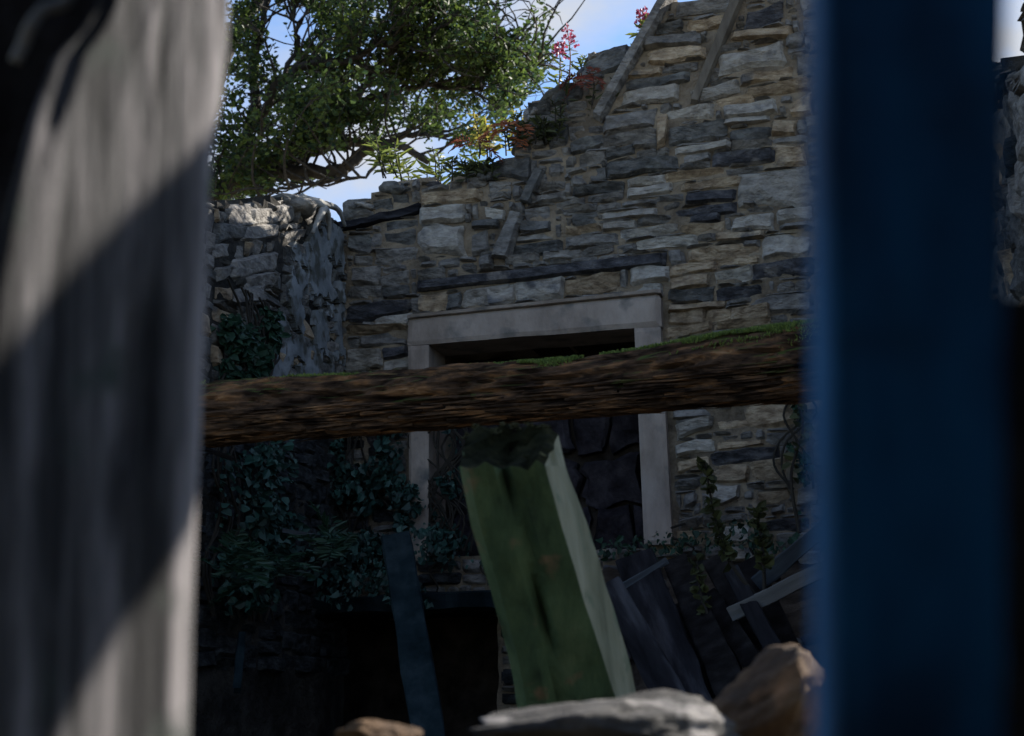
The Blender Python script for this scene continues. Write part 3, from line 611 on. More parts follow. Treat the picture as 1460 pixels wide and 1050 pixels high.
Fc.append(tuple(range(S))); Fc.append(tuple((len(ctr) - 1) * S + k for k in range(S))[::-1])
fix(mesh_obj('beam_wood', V, Fc, m_log, log))
g = Geo()
for _ in range(42000):
    i = random.randrange(16, len(ctr) - 16); th = random.gauss(math.pi / 2, .5); p = ctr[i] + ax * rnd(-.03, .03)
    dens = nz(p.x * 3.2, th * 1.2, 4) + nz(p.x * 9, th * 3, 8) * .6
    if dens < .16 + .5 * abs(th - math.pi / 2) - .5 * sm(.2, .7, p.x) - .3 * math.exp(-((p.x + .05) / .25) ** 2): continue
    d = sa * math.cos(th) + sb * math.sin(th)
    b_ = p + d * rr[i] * .97
    g.leaf(b_ - log.location, d + Vector((rnd(-.8, .8), rnd(-.8, .8), rnd(-.4, .6))), rnd(.005, .016), .35)
tag(g.obj('moss', m_mossb, log), kind='stuff')
# splinters along the rotten underside
g = Geo()
for _ in range(900):
    i = random.randrange(10, len(ctr) - 8); th = rnd(math.pi * 1.0, math.pi * 1.95); d = sa * math.cos(th) + sb * math.sin(th)
    b_ = ctr[i] + d * rr[i] * .96 - log.location; ln = rnd(.05, .2)
    q = ax * ln * random.choice((-1, 1)); a_ = ax.cross(d) * rnd(.003, .009); e = d * rnd(.004, .016)
    g.add([b_ - a_, b_ + a_, b_ + q + e, b_ + d * .008], [(0, 1, 2), (1, 3, 2), (3, 0, 2)])
tag(g.obj('splinters', m_log, log), kind='stuff')

# ------------------------------------------------------------------ green leaning timber
gp = empty('leaning_post', at(820, 1000, 2.95)); gp.location.z = bank(gp.location.x, gp.location.y); base = gp.location.copy()
tag(gp, 'thick leaning timber coated in green algae with a rotten blackened top', 'post')
YT, YB = 2.72, 2.95
def lerp(a, b, t): return a + (b - a) * t
lev = [(-.01, 655, 777, 806), (.25, 672, 801, 839), (.55, 702, 831, 869), (.82, 726, 860, 897), (1.0, 736, 880, 910), (1.25, 750, 905, 934)]
ysc = lambda t: lerp(668, 1000, t)
def gpt(px, t, off): return at(px, ysc(t), lerp(YT, YB, t) + off)
VF = []; FF = []; VSd = []; FSd = []; NA = 10; rows = []
lv = []
for i in range(len(lev) - 1):
    for k in range(6):
        f = k / 6; lv.append(tuple(lerp(lev[i][j], lev[i + 1][j], f) for j in range(4)))
lv.append(lev[-1])
for (t, l, r, s) in lv:
    for k in range(NA + 1):
        f = k / NA; px = lerp(l, r, f); o = .012 * nz(f * 3, t * 4, 2) + (.032 * math.exp(-((f - .50 - .06 * math.sin(t * 5)) / .045) ** 2))
        o += .02 * math.exp(-(f / .06) ** 2)
        tj = t + (.05 * nz(f * 5, 3, 1) + .03 * nz(f * 13, 2, 6) if t < .0 else 0)
        VF.append(gpt(px + 1.5 * nz(t * 6, k, 1) * (1 if k in (0, NA) else 0), tj, o))
for i in range(len(lv) - 1):
    for k in range(NA):
        a = i * (NA + 1) + k; FF.append((a, a + 1, a + NA + 2, a + NA + 1))
mesh_obj('green_face', [v - base for v in VF], [f[::-1] for f in FF], m_green, gp)
NB = 6; DP = .17
for i, (t, l, r, s) in enumerate(lv):
    p0 = VF[i * (NA + 1) + NA]; p1 = gpt(s, t, DP)
    for k in range(NB + 1):
        f = k / NB; p = p0.lerp(p1, f); p.x += .0025 * nz(t * 9, f * 5, 7) * (1 if k else 0); VSd.append(p)
for i in range(len(lv) - 1):
    for k in range(NB):
        a = i * (NB + 1) + k; FSd.append((a, a + NB + 1, a + NB + 2, a + 1))
tag(mesh_obj('lit_side', [v - base for v in VSd], FSd, m_greenside, gp), 'side face coloured paler as if lit')
# back and left faces, rotten top
VB = []; 
for i, (t, l, r, s) in enumerate(lv): VB += [VF[i * (NA + 1)], gpt(l + 14, t, DP), VSd[i * (NB + 1) + NB]]
FB = []
for i in range(len(lv) - 1):
    for k in range(2): FB.append((i * 3 + k, i * 3 + k + 1, i * 3 + k + 4, i * 3 + k + 3))
mesh_obj('rear_faces', [v - base for v in VB], FB, m_darkwood, gp)
# oblique rotten end: from the front edge (y~680) sloping back to the crown (y~612)
VT = []; FT = []; NC = 10
for j in range(9):
    f = j / 8
    for k in range(NC + 1):
        e = k / NC
        pf = VF[int(e * NA)]; l2 = lerp(666, 796, e); crown = 612 - 6 * math.sin(e * 3) + (10 if e < .1 else 0) + (9 if e > .9 else 0)
        pb = at(l2, crown, YT + DP)
        p = pf.lerp(pb, f)
        hol = math.sin(math.pi * f) * math.sin(math.pi * min(1, e * 1.05))
        p = p + Vector((0, .05 * hol, -.012 * hol)) + Vector((.010 * nz(e * 7, f * 7, 1), .018 * nz(e * 9, f * 9, 5), .016 * nz(e * 8, f * 8, 3))) * (1 if 0 < j else 0)
        VT.append(p)
for j in range(8):
    for k in range(NC): a = j * (NC + 1) + k; FT.append((a, a + 1, a + NC + 2, a + NC + 1))
mesh_obj('rotten_top', [v - base for v in VT], FT, m_rot, gp)
# cheeks closing the sloping end at both sides and behind
bk = [VT[8 * (NC + 1) + k] for k in range(NC + 1)]
ch = []; cf = []
rg = [VT[j * (NC + 1) + NC] for j in range(9)]; sd0 = [VSd[min(int(j / 8 * NB), NB)] for j in range(9)]
for j in range(9): ch += [rg[j], sd0[j]]
for j in range(8): cf.append((2 * j, 2 * j + 1, 2 * j + 3, 2 * j + 2))
mesh_obj('lit_cheek', [v - base for v in ch], cf, m_greenside, gp)
ch = []; lf0 = [VT[j * (NC + 1)] for j in range(9)]; sd0 = [VB[0].lerp(VB[1], j / 8) for j in range(9)]
for j in range(9): ch += [lf0[j], sd0[j]]
mesh_obj('green_cheek', [v - base for v in ch], cf, m_green, gp)
mesh_obj('rear_cheek', [v - base for v in bk + [VB[1], VB[2]]], [tuple(range(NC + 1)) + (NC + 2, NC + 1)], m_darkwood, gp)
g = Geo()
for k in range(22):
    e = rnd(.05, .95); p = VT[8 * (NC + 1) + int(e * NC)] + Vector((rnd(-.01, .01), rnd(-.02, 0), rnd(-.012, 0)))
    for _ in range(14): g.leaf(p - base, Vector((rnd(-1, 1), rnd(-1, .3), rnd(0, 1))), rnd(.004, .010), .5)
tag(g.obj('moss', m_moss2, gp), kind='stuff')

# ------------------------------------------------------------------ near timbers framing the view
lp = empty('weathered_post', at(160, 1100, .86)); lp.location.z = 0; base = lp.location.copy()
tag(lp, 'broad weathered grey post catching sunlight across a slanting shadow', 'post')
RE = [(-700, 345), (-300, 336), (-100, 330), (0, 329), (60, 327), (120, 321), (180, 310), (230, 303), (350, 299), (500, 293), (620, 288), (690, 284), (760, 281), (900, 277), (1050, 273), (1400, 262), (3000, 250)]
LE = [(-700, 175), (-300, 165), (-100, 150), (0, 138), (40, 110), (70, 78), (120, 58), (180, 38), (220, 28), (300, 6), (420, -18), (560, -32), (760, -30), (900, -28), (1050, -25), (1400, -20), (3000, -10)]
def itp(T, y):
    for (a, b), (c, d) in zip(T, T[1:]):
        if a <= y <= c: return b + (d - b) * (y - a) / (c - a)
    return T[-1][1]
ylev = [-700 + 18 * i for i in range(118)] + [1500, 1800, 2200, 2600]
NA = 26; V = []; Fc = []
# real profile: front face swings from Y=.80 (left edge) to .90 (right edge), 9 cm thick
for y in ylev:
    ring = []
    for k in range(NA + 1):
        f = k / NA; px = lerp(itp(LE, y), itp(RE, y), f)
        Y0 = lerp(.765, .92, (px + 20) / 340)
        p = at(px, y, Y0)
        rel = .0022 * nz(f * 22, p.z * 2.0, 1) + .0016 * nz(f * 48, p.z * 5, 3) + .002 * nz(f * 5, p.z * 3, 8)
        e = min(f, 1 - f); rel += .012 * math.exp(-e / .025)
        rel += .005 * max(0, nz(f * 6, p.z * 5, 12) - .3) * 3
        ring.append(p + Vector((-.3, .95, 0)) * rel)
    back = [ring[-1] + Vector((-.03, .07, 0)), ring[0].lerp(ring[-1], .5) + Vector((-.03, .10, 0)), ring[0] + Vector((.0, .07, 0))]
    V += ring + back
K = NA + 4
for i in range(len(ylev) - 1):
    for k in range(K): Fc.append((i * K + k, i * K + (k + 1) % K, (i + 1) * K + (k + 1) % K, (i + 1) * K + k))
Fc.append(tuple(range(K))); Fc.append(tuple((len(ylev) - 1) * K + k for k in range(K))[::-1])
V = [v - base for v in V]
for v in V: v.z = max(v.z, -.02)
fix(mesh_obj('post_timber', V, Fc, m_greywood, lp, smooth=True))

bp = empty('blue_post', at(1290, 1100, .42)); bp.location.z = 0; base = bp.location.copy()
tag(bp, 'upright timber post coloured dark blue for shade, standing between the gable and the dark side wall', 'post')
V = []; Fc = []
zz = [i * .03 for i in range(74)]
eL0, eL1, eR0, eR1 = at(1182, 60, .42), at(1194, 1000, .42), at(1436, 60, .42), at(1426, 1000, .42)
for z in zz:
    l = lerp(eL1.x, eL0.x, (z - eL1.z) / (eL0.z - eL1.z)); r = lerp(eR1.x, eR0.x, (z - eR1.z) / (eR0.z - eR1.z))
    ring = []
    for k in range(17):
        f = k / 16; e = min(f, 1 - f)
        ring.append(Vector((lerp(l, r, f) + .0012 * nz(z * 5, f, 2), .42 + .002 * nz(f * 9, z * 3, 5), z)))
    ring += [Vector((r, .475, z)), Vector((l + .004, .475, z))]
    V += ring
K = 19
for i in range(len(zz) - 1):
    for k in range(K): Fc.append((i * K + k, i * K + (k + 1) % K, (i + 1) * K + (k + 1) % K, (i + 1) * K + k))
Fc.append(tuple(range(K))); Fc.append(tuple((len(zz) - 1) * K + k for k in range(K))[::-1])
fix(mesh_obj('shade_blue_timber', [v - base for v in V], Fc, m_blue, bp, smooth=True))

# dark partition boards behind the weathered post, dark plank behind the blue post
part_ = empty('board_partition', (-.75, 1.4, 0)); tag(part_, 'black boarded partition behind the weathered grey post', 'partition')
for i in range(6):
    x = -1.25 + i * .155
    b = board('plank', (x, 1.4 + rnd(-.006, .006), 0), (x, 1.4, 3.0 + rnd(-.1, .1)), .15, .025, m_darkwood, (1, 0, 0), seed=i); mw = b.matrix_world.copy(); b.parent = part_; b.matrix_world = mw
    b.matrix_parent_inverse = Matrix.Translation(-part_.location)
a = at(1470, 440, .75)
tag(board('upright_plank', (a.x, .75, 0), (a.x + .005, .75, a.z), .13, .03, m_darkwood, (1, 0, 0), seed=3), 'dark broken upright plank beside the blue post', 'plank')
# bent twig hanging by the top of the weathered post
tp = smooth_pts([at(120, -60, .86), at(96, 0, .86), at(62, 14, .855), at(44, 36, .855), at(34, 62, .86), at(22, 88, .862)], 5)
V, Fc = tube_geo(tp, [.0042] * len(tp), 8); tag(mesh_obj('bent_twig', V, Fc, m_palewood, smooth=True), 'pale bent twig hanging beside the top of the grey post', 'twig')

# unseen boarded shed added to shade the two posts: roof, back and side boards
shed = empty('shade_shed', (0, -.9, 0)); tag(shed, 'unseen dark board shed added to shade the two framing posts', 'shed')
def sboard(nm, A, B, wd, side, k):
    b = board(nm, A, B, wd, .025, m_darkwood, side, seed=k, seg=4); mw = b.matrix_world.copy(); b.parent = shed; b.matrix_parent_inverse = Matrix.Translation(-shed.location); b.matrix_world = mw
for i in range(10): sboard('roof_board', (-1.45, -2.5 + i * .3, 2.45), (1.35, -2.5 + i * .3, 2.45), .296, (0, 1, 0), i)
for i in range(3): sboard('roof_board', (-1.45, .5 + i * .3, 2.75), (1.35, .5 + i * .3, 2.75), .296, (0, 1, 0), 60 + i)
for i in range(10): sboard('back_board', (-1.36 + i * .29, -2.66, 0), (-1.36 + i * .29, -2.66, 2.4), .286, (1, 0, 0), 20 + i)
for sx_ in (-1.46, 1.36):
    for i in range(13): sboard('side_board', (sx_, -2.5 + i * .3, 0), (sx_, -2.5 + i * .3, 2.4), .296, (0, 1, 0), 40 + i)

# unseen plank added to the right to slant a shadow over the weathered post
fa, fb, fz = at(20, 300, .765), at(300, 300, .92), Vector((0, 0, 1)); fn = (fb - fa).cross(fz).normalized()
def onface(px, py):
    r = ray(px, py); return CAM + r * ((fa - CAM).dot(fn) / r.dot(fn))
U1, U2, L1, L2 = onface(300, 195), onface(0, 530), onface(282, 690), onface(100, 1000)
b_ = ((U2 - U1).normalized() + (L2 - L1).normalized()).normalized()
cc = (U1 + U2 + L1 + L2) / 4 + SUN * 1.4
wn = b_.cross(SUN).normalized(); pw = abs(((L1 + L2) / 2 - (U1 + U2) / 2).dot(wn))
lam = -b_.x / SUN.x; qd = (b_ + SUN * lam).normalized()
if qd.z > 0: qd = -qd
A = cc + qd * ((cc.z - .02) / -qd.z); B = cc - qd * .6
print('caster', A, B, pw)
tag(board('shadow_plank', A, B, pw, .035, m_darkwood, qd.cross(SUN), seed=11), 'unseen dark plank added right of the blue post to cast a slanting shadow', 'plank')

# ------------------------------------------------------------------ foreground stones
def onbank(px, py, Y): p = at(px, py, Y); return p
p = at(835, 1052, 1.8); rock('foreground_stone', (.19, .12, .075), p, (R(4), R(3), R(12)), m_rock_grey, 21, 'broad grey slab stone with pale crust below the leaning timber', group=None)
p = at(1120, 1030, 1.9); rock('foreground_stone', (.175, .12, .088), p, (R(-6), R(-26), R(12)), m_rock_tan, 37, 'rusty tan boulder at the foot of the blue post')
p = at(545, 1066, 1.75); rock('foreground_stone', (.062, .06, .036), p, (0, R(6), R(20)), m_rock_tan, 45, 'small rounded buff stone beside the broad grey slab')
# debris on the far bank
for k in range(20):
    x = rnd(.35, 1.5); y = gable_y(x) - rnd(.15, 2.0); s = rnd(.04, .12)
    rock('fallen_stone', (s, s * .8, s * .5), (x, y, bank(x, y) + s * .15), (rnd(-.4, .4), rnd(-.4, .4), rnd(0, 6)), random.choice((m_sootst, MS['D'], m_sootst)), 90 + k, 'dark fallen stone on the rubble bank below the fireplace', group='fallen stones on the rubble bank', sub=2)
for k in range(10):
    x = rnd(-1.0, -.05); y = gable_y(x) - rnd(.4, 1.6); s = rnd(.05, .12)
    rock('fallen_stone', (s, s * .8, s * .5), (x, y, bank(x, y) + s * .15), (rnd(-.4, .4), rnd(-.4, .4), rnd(0, 6)), m_sootst, 140 + k, 'sooty fallen stone in the hollow before the lower hearth', group='sooty stones in the hollow', sub=2)

# ------------------------------------------------------------------ broken timber on the bank
def plank_px(name, a, b, Ya, Yb, wpx, th, mt, label, seed, side=None):
    A, B = at(*a, Ya), at(*b, Yb); vw = (A + B) / 2 - CAM
    s = side or (B - A).cross(vw); wd = wpx / F * (Ya + Yb) / 2
    return tag(board(name, A, B, wd, th, mt, s, seed=seed), label, 'plank' if 'plank' in name or 'board' in name else 'post')
plank_px('leaning_board', (905, 795), (985, 1020), 5.6, 4.3, 62, .03, m_oldwood, 'dark wide board sloping down from the right jamb foot', 1)
plank_px('leaning_board', (962, 800), (1050, 1000), 5.55, 4.3, 40, .03, m_darkwood, 'black narrow board beside the wide sloping board', 2)
plank_px('leaning_board', (1010, 850), (1100, 985), 5.2, 4.4, 30, .03, m_darkwood, 'short black board end resting near the pale plank', 3)
plank_px('broken_plank', (1042, 876), (1200, 800), 4.9, 4.7, 22, .03, m_splitplank, 'pale split plank rising toward the blue post', 4)
plank_px('broken_plank', (1080, 832), (1190, 740), 5.2, 5.0, 22, .04, m_slatewood, 'blue grey plank tilted above the pale split plank', 5)
plank_px('broken_plank', (880, 842), (950, 800), 5.3, 5.4, 10, .02, m_slatewood, 'thin grey lath lying at the foot of the right jamb', 6)
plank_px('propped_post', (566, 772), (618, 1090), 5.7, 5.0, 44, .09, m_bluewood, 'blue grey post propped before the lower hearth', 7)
plank_px('broken_plank', (403, 757), (452, 764), 6.0, 6.0, 5, .012, m_slatewood, 'small pale stick lying among the ivy', 8)
plank_px('propped_post', (345, 905), (338, 985), 5.8, 5.6, 11, .03, m_bluewood, 'thin upright stake left of the lower hearth', 9)
plank_px('broken_plank', (290, 640), (330, 655), 4.9, 5.0, 6, .02, m_oldwood, 'thin grey splinter under the end of the mossy beam', 10)

for k in range(8):
    x0, y0 = 880 + k * 27 + rnd(-12, 12), rnd(790, 880); x1, y1 = x0 + rnd(65, 100), y0 + rnd(140, 210); Y = rnd(4.9, 5.5)
    b = plank_px('leaning_board', (x0, y0), (x1, y1), Y, Y - rnd(.5, .9), rnd(22, 44), .025, (m_oldwood, m_darkwood)[k % 2], 'dark board in the heap below the right jamb', 50 + k); b['group'] = 'boards heaped below the right jamb'

# ------------------------------------------------------------------ plants
uJ0, uJ1, vJ = GU(580, 650)[0], GU(622, 650)[0], GU(600, 690)[1]
def ivy(name, cx, label, W, frame_o, d, n_, n=1200, size=(.035, .07), mt=m_ivy, stems=12, off=(.04, .16)):
    """cx: list of px polygons on the wall plane"""
    root = empty(name, Vector(frame_o)); tag(root, label, 'plant'); g = Geo(); gs = Geo()
    polys = [[W(*p) for p in pl] for pl in cx]; k = 0; tries = 0
    while k < n and tries < n * 30:
        tries += 1; pl = random.choice(polys); us = [p[0] for p in pl]; vv = [p[1] for p in pl]
        u, v = rnd(min(us), max(us)), rnd(min(vv), max(vv))
        if not pip(u, v, pl) or nz(u * 5, v * 5, 3) < -.05 or (W is GU and uJ0 < u < uJ1 and v > vJ): continue
        p = d * u + n_ * rnd(*off) + Vector((0, 0, v))
        g.leaf(p, Vector((rnd(-.6, .6), 0, rnd(-1.2, .1))) + n_ * rnd(.1, .8), lerp(size[0] * .6, size[1], random.random() ** 1.6), rnd(.55, .95)); k += 1
    for _ in range(stems):
        pl = random.choice(polys); u = rnd(min(p[0] for p in pl), max(p[0] for p in pl)); v0 = min(p[1] for p in pl); v1 = max(p[1] for p in pl)
        pts = smooth_pts([d * (u + rnd(-.1, .1)) + n_ * .06 + Vector((0, 0, lerp(v0, v1, t / 4))) for t in range(5)], 4)
        mesh_obj('stem', *tube_geo(pts, [.006] * len(pts), 5), m_stem, root)
    g.obj('foliage', mt, root); return root
ivy('ivy', [[(345, 640), (420, 600), (600, 590), (640, 620), (640, 700), (600, 740), (560, 800), (420, 760), (355, 720)]], 'dark ivy covering the gable left of the fireplace opening', GU, G0, DG, NG, n=2100, size=(.025, .065))
ivy('ivy', [[(300, 800), (420, 770), (660, 760), (720, 800), (700, 862), (560, 870), (310, 860)]], 'dark ivy matted over the ledge above the lower hearth', GU, G0, DG, NG, n=1500, size=(.025, .06), off=(.05, .5))
ivy('ivy', [[(290, 650), (360, 630), (380, 760), (330, 880), (290, 880)]], 'dark trailing ivy in the corner beneath the mossy beam', LU, cornL, DL, NL, n=900, size=(.025, .06), off=(.04, .2))
ivy('ivy', [[(612, 600), (650, 590), (665, 780), (620, 790)]], 'ivy trails inside the left jamb of the fireplace', GU, G0, DG, NG, n=230, off=(-.1, .1))
ivy('creeper', [[(296, 440), (330, 425), (375, 440), (380, 480), (350, 545), (300, 545)]], 'dark creeper hanging on the side wall by the limewash', LU, cornL, DL, NL, n=800, size=(.03, .06), mt=m_fern, off=(.03, .09))
ivy('creeper', [[(1135, 560), (1150, 600), (1160, 640), (1150, 700), (1125, 640)]], 'thin creeper on the gable close to the blue post', GU, G0, DG, NG, n=120, size=(.03, .05), mt=m_fern, stems=3)
ivy('creeper', [[(850, 775), (1150, 740), (1150, 790), (850, 800)]], 'low weeds along the gable foot right of the jamb', GU, G0, DG, NG, n=260, size=(.025, .05), mt=m_fern, stems=2, off=(.05, .3))

def frond(g, base, d, L, mt_leaf=.3, n=12, droop=.5, w=.22):
    p = Vector(base); d = d.normalized(); st = L / n; pts = [p.copy()]
    for i in range(n):
        d = (d + Vector((0, 0, -droop / n))).normalized(); p = p + d * st; pts.append(p.copy())
        s = d.cross(Vector((rnd(-.2, .2), rnd(-.2, .2), 1))).normalized(); k = math.sin(math.pi * (i + 1.2) / (n + 1.5))
        for sg in (-1, 1): g.leaf(p, s * sg + d * .5, L * mt_leaf * k, w, curl=.1)
    return pts
def herb(name, base, h, lean, label, mt, n=34, L=.1, flower=0, w=.22, stem=m_stem, stems=1, spread=.1, cat='plant', group=None):
    root = empty(name, base); tag(root, label, cat, group); g = Geo(); gs = Geo(); gf = Geo()
    for s in range(stems):
        b = Vector((rnd(-spread, spread), rnd(-spread, spread) * .5, -.03)) if stems > 1 else Vector((0, 0, -.03)); hh = h * (rnd(.7, 1.1) if stems > 1 else 1)
        tip = b + Vector((lean + rnd(-.05, .05) * hh * 2, rnd(-.1, .1) * hh, hh))
        pts = smooth_pts([b, b.lerp(tip, .5) + Vector((rnd(-.02, .02), 0, .02)), tip], 8); mesh_obj('stem', *tube_geo(pts, [.005 * (1 - .6 * i / len(pts)) for i in range(len(pts))], 5), stem, root)
        for k in range(n):
            t = (k + .5) / n; t = .08 + t * (.62 if flower else .9); p = pts[min(int(t * (len(pts) - 1)), len(pts) - 1)].lerp(pts[min(int(t * (len(pts) - 1)) + 1, len(pts) - 1)], (t * (len(pts) - 1)) % 1)
            a = k * 2.4; g.leaf(p, Vector((math.cos(a), math.sin(a), rnd(-.1, .7))), L * rnd(.45, 1.15) * (1.15 - .6 * t), w, curl=.2)
        if flower:
            for k in range(flower):
                t = .66 + .33 * (k / flower); i = min(int(t * (len(pts) - 1)), len(pts) - 1); p = pts[i] + Vector((0, 0, (t * (len(pts) - 1) % 1) * hh / len(pts))); a = k * 2.4; q = p + Vector((math.cos(a), math.sin(a), .3)) * .03 * (1.25 - (t - .66) * 2.2)
                for m_ in range(4): gf.leaf(q, Vector((rnd(-1, 1), rnd(-1, 1), rnd(-.6, 1))), rnd(.014, .026), .8)
    g.obj('foliage', mt, root)
    if flower: gf.obj('flower', m_pink, root)
    return root
def gtop(px, py, back=.25): # point on the gable's wall head
    u, v = GU(px, py); p = G0 + DG * u - NG * back; p.z = v; return p
herb('willowherb', gtop(790, 135, .06), .36, .01, 'pink willowherb with twin spikes nearest the oak leaves', m_herb, n=26, L=.08, flower=16, stem=m_redstem)
herb('willowherb', gtop(804, 128, .06), .42, -.03, 'tallest slender pink willowherb stem on the broken wall head', m_herb, n=18, L=.06, flower=11, stem=m_redstem)
herb('willowherb', gtop(828, 112, .06), .19, .01, 'short flowerless willowherb shoot on the wall head', m_herb, n=34, L=.08)
herb('willowherb', gtop(905, 82, .06), .34, .01, 'bushy pink willowherb rising behind the raked verge timber', m_herb, n=60, L=.1, flower=20, stem=m_redstem)
herb('wall_plant', gtop(610, 250, .2), .26, .0, 'yellow green narrow leaved plant over the dark recess strip', m_herb, n=15, L=.12, w=.17, stems=7, spread=.19)
herb('wall_plant', gtop(655, 248, .2), .2, .0, 'low green plant growing on the wall head before the oak', m_herb, n=14, L=.10, w=.2, stems=6, spread=.17)
herb('wall_plant', gtop(715, 190, .25), .24, -.02, 'yellowing leafy plant glowing in sun on the wall head', m_yellow, n=18, L=.08, w=.3, stems=9, spread=.2)
herb('wall_plant', gtop(775, 165, .15), .16, .0, 'dull green tuft under the willowherb stems', m_weed, n=16, L=.06, w=.25, stems=6, spread=.24)
herb('wall_plant', gtop(845, 150, -.05), .18, .0, 'dark weed tuft beside the raked verge timber', m_weed, n=14, L=.06, w=.25, stems=5, spread=.15)
herb('wall_plant', gtop(760, 205, -.05), .15, .0, 'dark weeds rooted in the broken masonry over the orange fern', m_weed, n=24, L=.07, w=.3, stems=10, spread=.14)
herb('wall_plant', gtop(800, 178, -.04), .16, .0, 'dull weeds on the broken masonry beneath the willowherb', m_weed, n=14, L=.06, w=.25, stems=6, spread=.2)
herb('wall_plant', gtop(670, 258, -.03), .12, .0, 'small dark tuft over the pale quoin stones', m_weed, n=24, L=.07, w=.3, stems=9, spread=.14)
herb('wall_plant', gtop(585, 240, .05), .22, -.05, 'bright long leaved shoots leaning out toward the oak limbs', m_herb, n=15, L=.13, w=.15, stems=6, spread=.17)
for (px, py, mt, lab, n_) in ((735, 196, m_orange, 'orange dying fern drooping from the wall head', 7), (690, 220, m_redlf, 'reddish withered fern left of the orange fern', 5), (842, 118, m_redlf, 'brown withered fern against the verge timber', 7)):
    p = gtop(px, py, -.06); root = empty('dying_fern', p); tag(root, lab, 'fern'); g = Geo()
    for k in range(n_): frond(g, Vector((0, 0, 0)), DG * rnd(-.8, .8) + NG * rnd(.2, .8) + Vector((0, 0, rnd(-.2, .6))), rnd(.13, .23), .28, 11, 1.9)
    g.obj('frond', mt, root)
for (px, py, Y, lab) in ((380, 830, 5.6, 'dark fern left of the propped blue grey post'), (320, 820, 5.4, 'dark fern in the corner beneath the mossy beam'), (480, 800, 5.9, 'dark fern between the ivy and the propped post')):
    p = at(px, py, Y); root = empty('fern', p); tag(root, lab, 'fern'); g = Geo()
    for k in range(9): frond(g, Vector((0, 0, 0)), Vector((rnd(-1, 1), rnd(-1, .3), rnd(.1, .9))), rnd(.18, .32), .3, 14, 1.2)
    g.obj('frond', m_fern, root)
def weed(pts_px, label, n=30, L=.06):
    P = smooth_pts([at(*p) for p in pts_px], 8); root = empty('weed', P[0]); tag(root, label, 'plant'); gs = Geo(); g = Geo(); b = P[0].copy()
    gs.add(*tube_geo([p - b for p in P], [.008 - .005 * i / len(P) for i in range(len(P))], 5))
    for k in range(n):
        i = int(len(P) * (.35 + .64 * k / n)); g.leaf(P[i] - b, Vector((rnd(-1, 1), rnd(-1, .4), rnd(-.6, .6))), L * rnd(.7, 1.2), .65)
    gs.obj('stem', m_stem, root); g.obj('foliage', m_weed, root)
weed([(1085, 858, 4.9), (1040, 800, 4.95), (1020, 740, 5.0), (1005, 660, 5.05)], 'tall dark stemmed weed climbing before the stones right of the jamb', 70, .045)
weed([(1090, 858, 4.9), (1088, 790, 4.95), (1078, 725, 5.0)], 'shorter leafy weed beside the tall climbing weed', 44, .045)
weed([(1020, 905, 4.9), (1000, 850, 4.95), (994, 800, 5.0)], 'small weed sprouting between the sloping dark boards', 26, .04)
weed([(1140, 760, 5.3), (1128, 680, 5.35), (1145, 610, 5.4), (1132, 560, 5.45)], 'wispy weed stem against the stones by the blue post', 22, .05)

# ------------------------------------------------------------------ oak tree beyond the wall
TY = 12.0
limbs = [  # (px, py, dY) chains, start radius, end radius
 ([(200, 420, 0), (262, 320, 0), (330, 265, -.1), (400, 246, -.2), (470, 246, -.3), (495, 238, -.3), (520, 216, -.3), (560, 205, -.5), (610, 230, -.6)], .11, .035),
 ([(262, 320, 0), (330, 258, 0), (400, 235, .1), (430, 222, .1), (480, 206, .1), (540, 204, .1), (600, 190, .0), (660, 200, 0)], .10, .02),
 ([(430, 222, .1), (480, 178, .1), (510, 152, .2), (560, 132, .2), (620, 122, .3), (690, 128, .2)], .075, .015),
 ([(510, 152, .2), (515, 130, 0), (540, 95, -.1), (570, 60, -.2), (590, 10, -.3)], .04, .012),
 ([(330, 262, 0), (350, 215, .3), (365, 150, .3), (360, 90, .4), (375, 30, .4), (380, -40, .4)], .085, .03),
 ([(355, 190, .3), (400, 120, -.1), (440, 92, -.2), (490, 88, -.2), (530, 72, -.3), (600, 50, -.3), (660, 20, -.3)], .055, .015),
 ([(400, 120, -.1), (425, 60, 0), (420, 20, 0), (440, -30, 0)], .03, .012),
 ([(620, 122, .3), (670, 85, .4), (710, 75, .4), (740, 95, .4), (760, 105, .4)], .028, .008),
 ([(660, 60, 0), (700, 100, 0), (740, 105, 0), (775, 80, 0)], .02, .006),
 ([(262, 320, 0), (290, 180, .8), (330, 60, 1), (420, -60, 1.2), (520, -160, 1.2)], .12, .04),
 ([(420, -60, 1.2), (540, -20, .9), (640, -10, .7), (700, 5, .5), (735, 30, .4)], .05, .008),
 ([(560, 205, -.5), (520, 250, -.6), (470, 255, -.6), (420, 268, -.6), (370, 280, -.6)], .02, .006),
 ([(330, 60, 1), (260, -20, .8), (180, -80, .6)], .06, .02),
]
crown_px = [(150, -260), (640, -260), (745, -40), (790, 15), (792, 60), (775, 118), (740, 150), (735, 190), (660, 235), (560, 232), (520, 205), (470, 265), (440, 285), (330, 292), (180, 300)]
gaps = [[(418, 12), (445, 8), (455, 45), (430, 62), (415, 45)], [(400, 226), (450, 216), (480, 216), (500, 212), (498, 200), (530, 212), (590, 238), (560, 252), (500, 300), (440, 300), (400, 300), (345, 300), (400, 262), (470, 262), (485, 245), (440, 238)],
        [(484, 185), (512, 178), (515, 198), (488, 202)], [(398, 55), (412, 60), (428, 95), (404, 92)], [(705, 10), (745, -10), (770, 12), (720, 50)]]
oak = empty('oak_tree', at(200, 420, TY)); oak.location.z = 0; ob = oak.location.copy()
tag(oak, 'spreading leafy oak with dark twisting limbs beyond the side wall', 'tree')
gl, gt, gw = Geo(), Geo(), Geo()
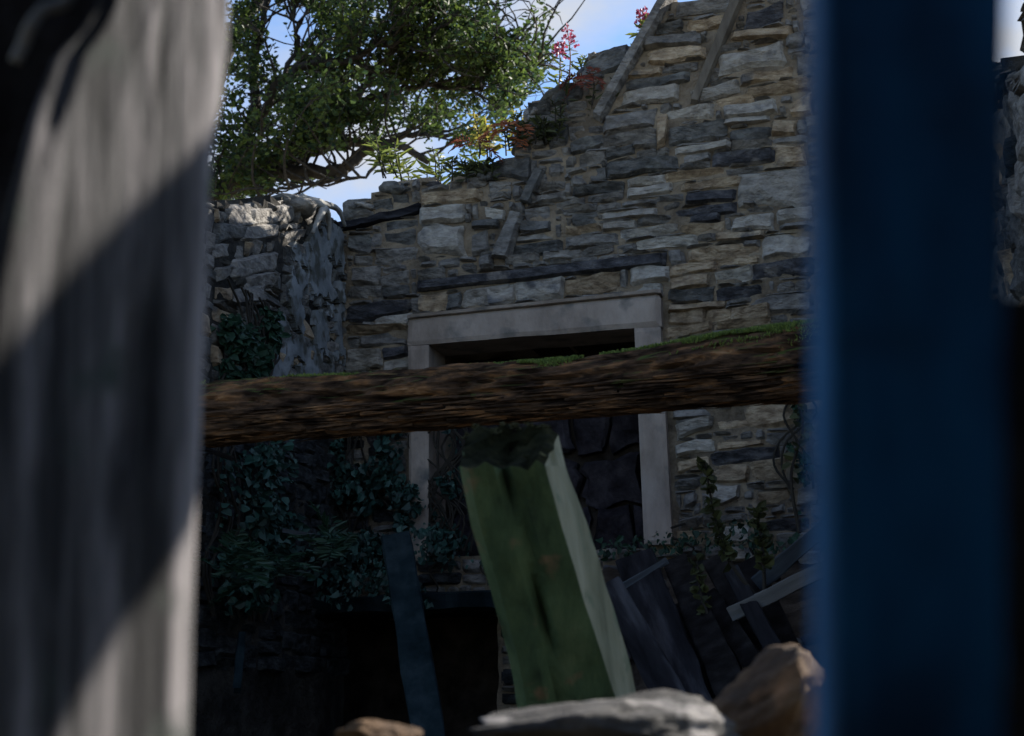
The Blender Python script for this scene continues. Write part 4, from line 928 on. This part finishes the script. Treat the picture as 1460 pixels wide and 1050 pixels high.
tr_pts = smooth_pts([Vector((ob.x - .25, ob.y, -.1)), Vector((ob.x - .15, ob.y, 2.0)), at(200, 420, TY), at(262, 320, TY)], 6)
gt.add(*[(lambda V_, F_: ([v - ob for v in V_], F_))(*tube_geo(tr_pts, [.32 - .19 * i / len(tr_pts) for i in range(len(tr_pts))], 14, .15))][0])
def ok(p):
    x, y = proj(p); x += 10 * nz(p.x * 3, p.z * 3, 1); y += 10 * nz(p.x * 3, p.z * 3, 5)
    return pip(x, y, crown_px) and not any(pip(x, y, q) for q in gaps) and nz(p.x * 1.8 + p.y * .1, p.z * 2.0, 3.3) > -.11
def twig(p, d, L, r, lvl):
    n_ = 4 if lvl else 6; pts = [p.copy()]
    for i in range(n_):
        d = (d + Vector((rnd(-.45, .45), rnd(-.45, .45), rnd(-.35, .45)))).normalized(); p = p + d * L / n_; pts.append(p.copy())
    if not ok(pts[-1]) and (random.random() < .75 or not ok(pts[1])): return
    gw.add([v - ob for v in tube_geo(pts, [r * (1 - .7 * i / n_) for i in range(n_ + 1)], 5)[0]], tube_geo(pts, [r] * (n_ + 1), 5)[1])
    if lvl < 1:
        for k in range(5): 
            q = pts[random.randint(2, n_)]; twig(q, (d + Vector((rnd(-1.2, 1.2), rnd(-1.2, 1.2), rnd(-.8, 1)))).normalized(), L * rnd(.35, .6), r * .45, lvl + 1)
    for k in range(22 if lvl else 9):
        q = pts[random.randint(1, n_)] + Vector((rnd(-.09, .09), rnd(-.09, .09), rnd(-.07, .07)))
        if ok(q): gl.leaf(q - ob, Vector((rnd(-1, 1), rnd(-1, 1), rnd(-.7, .6))), rnd(.04, .072), rnd(.5, .65))
for ch, r0, r1 in limbs:
    P = smooth_pts([at(x, y, TY + dy) for x, y, dy in ch], 7); n_ = len(P)
    P = [p + Vector((.05 * nz(i * .5, r0 * 99, 1), 0, .05 * nz(i * .5, r0 * 99, 7))) for i, p in enumerate(P)]
    V, Fc = tube_geo(P, [.85 * lerp(r0, r1, i / (n_ - 1)) for i in range(n_)], 8, .3, r0 * 50); gt.add([v - ob for v in V], Fc)
    for i in range(6, n_):
        for _ in range(1):
            d = (P[i] - P[i - 1]).normalized() + Vector((rnd(-1, 1), rnd(-1.1, 1.1), rnd(-.7, 1.1)))
            twig(P[i], d.normalized(), rnd(.45, 1.1), .014, 0)
# outer sprays carried by fine twigs so that the crown reads full
cnt = 0
while cnt < 540:
    x, y = rnd(200, 795), rnd(-200, 290)
    p = at(x, y, TY + rnd(-.5, 1.9))
    if not ok(p) or nz(p.x * 1.6, p.z * 1.6, p.y) < -.28: continue
    cnt += 1; twig(p, Vector((rnd(-.2, 1), rnd(-.8, .8), rnd(-.3, .7))).normalized(), rnd(.3, .7), .009, 0 if random.random() < .5 else 1)
gt.obj('trunk', m_bark, oak, True); gw.obj('twigs', m_bark, oak, True); gl.obj('crown', m_oak, oak)
print('leaves', len(gl.V) // 6, 'gable parts', len(parts), 'visible', sum(1 for p in parts if p[0]))
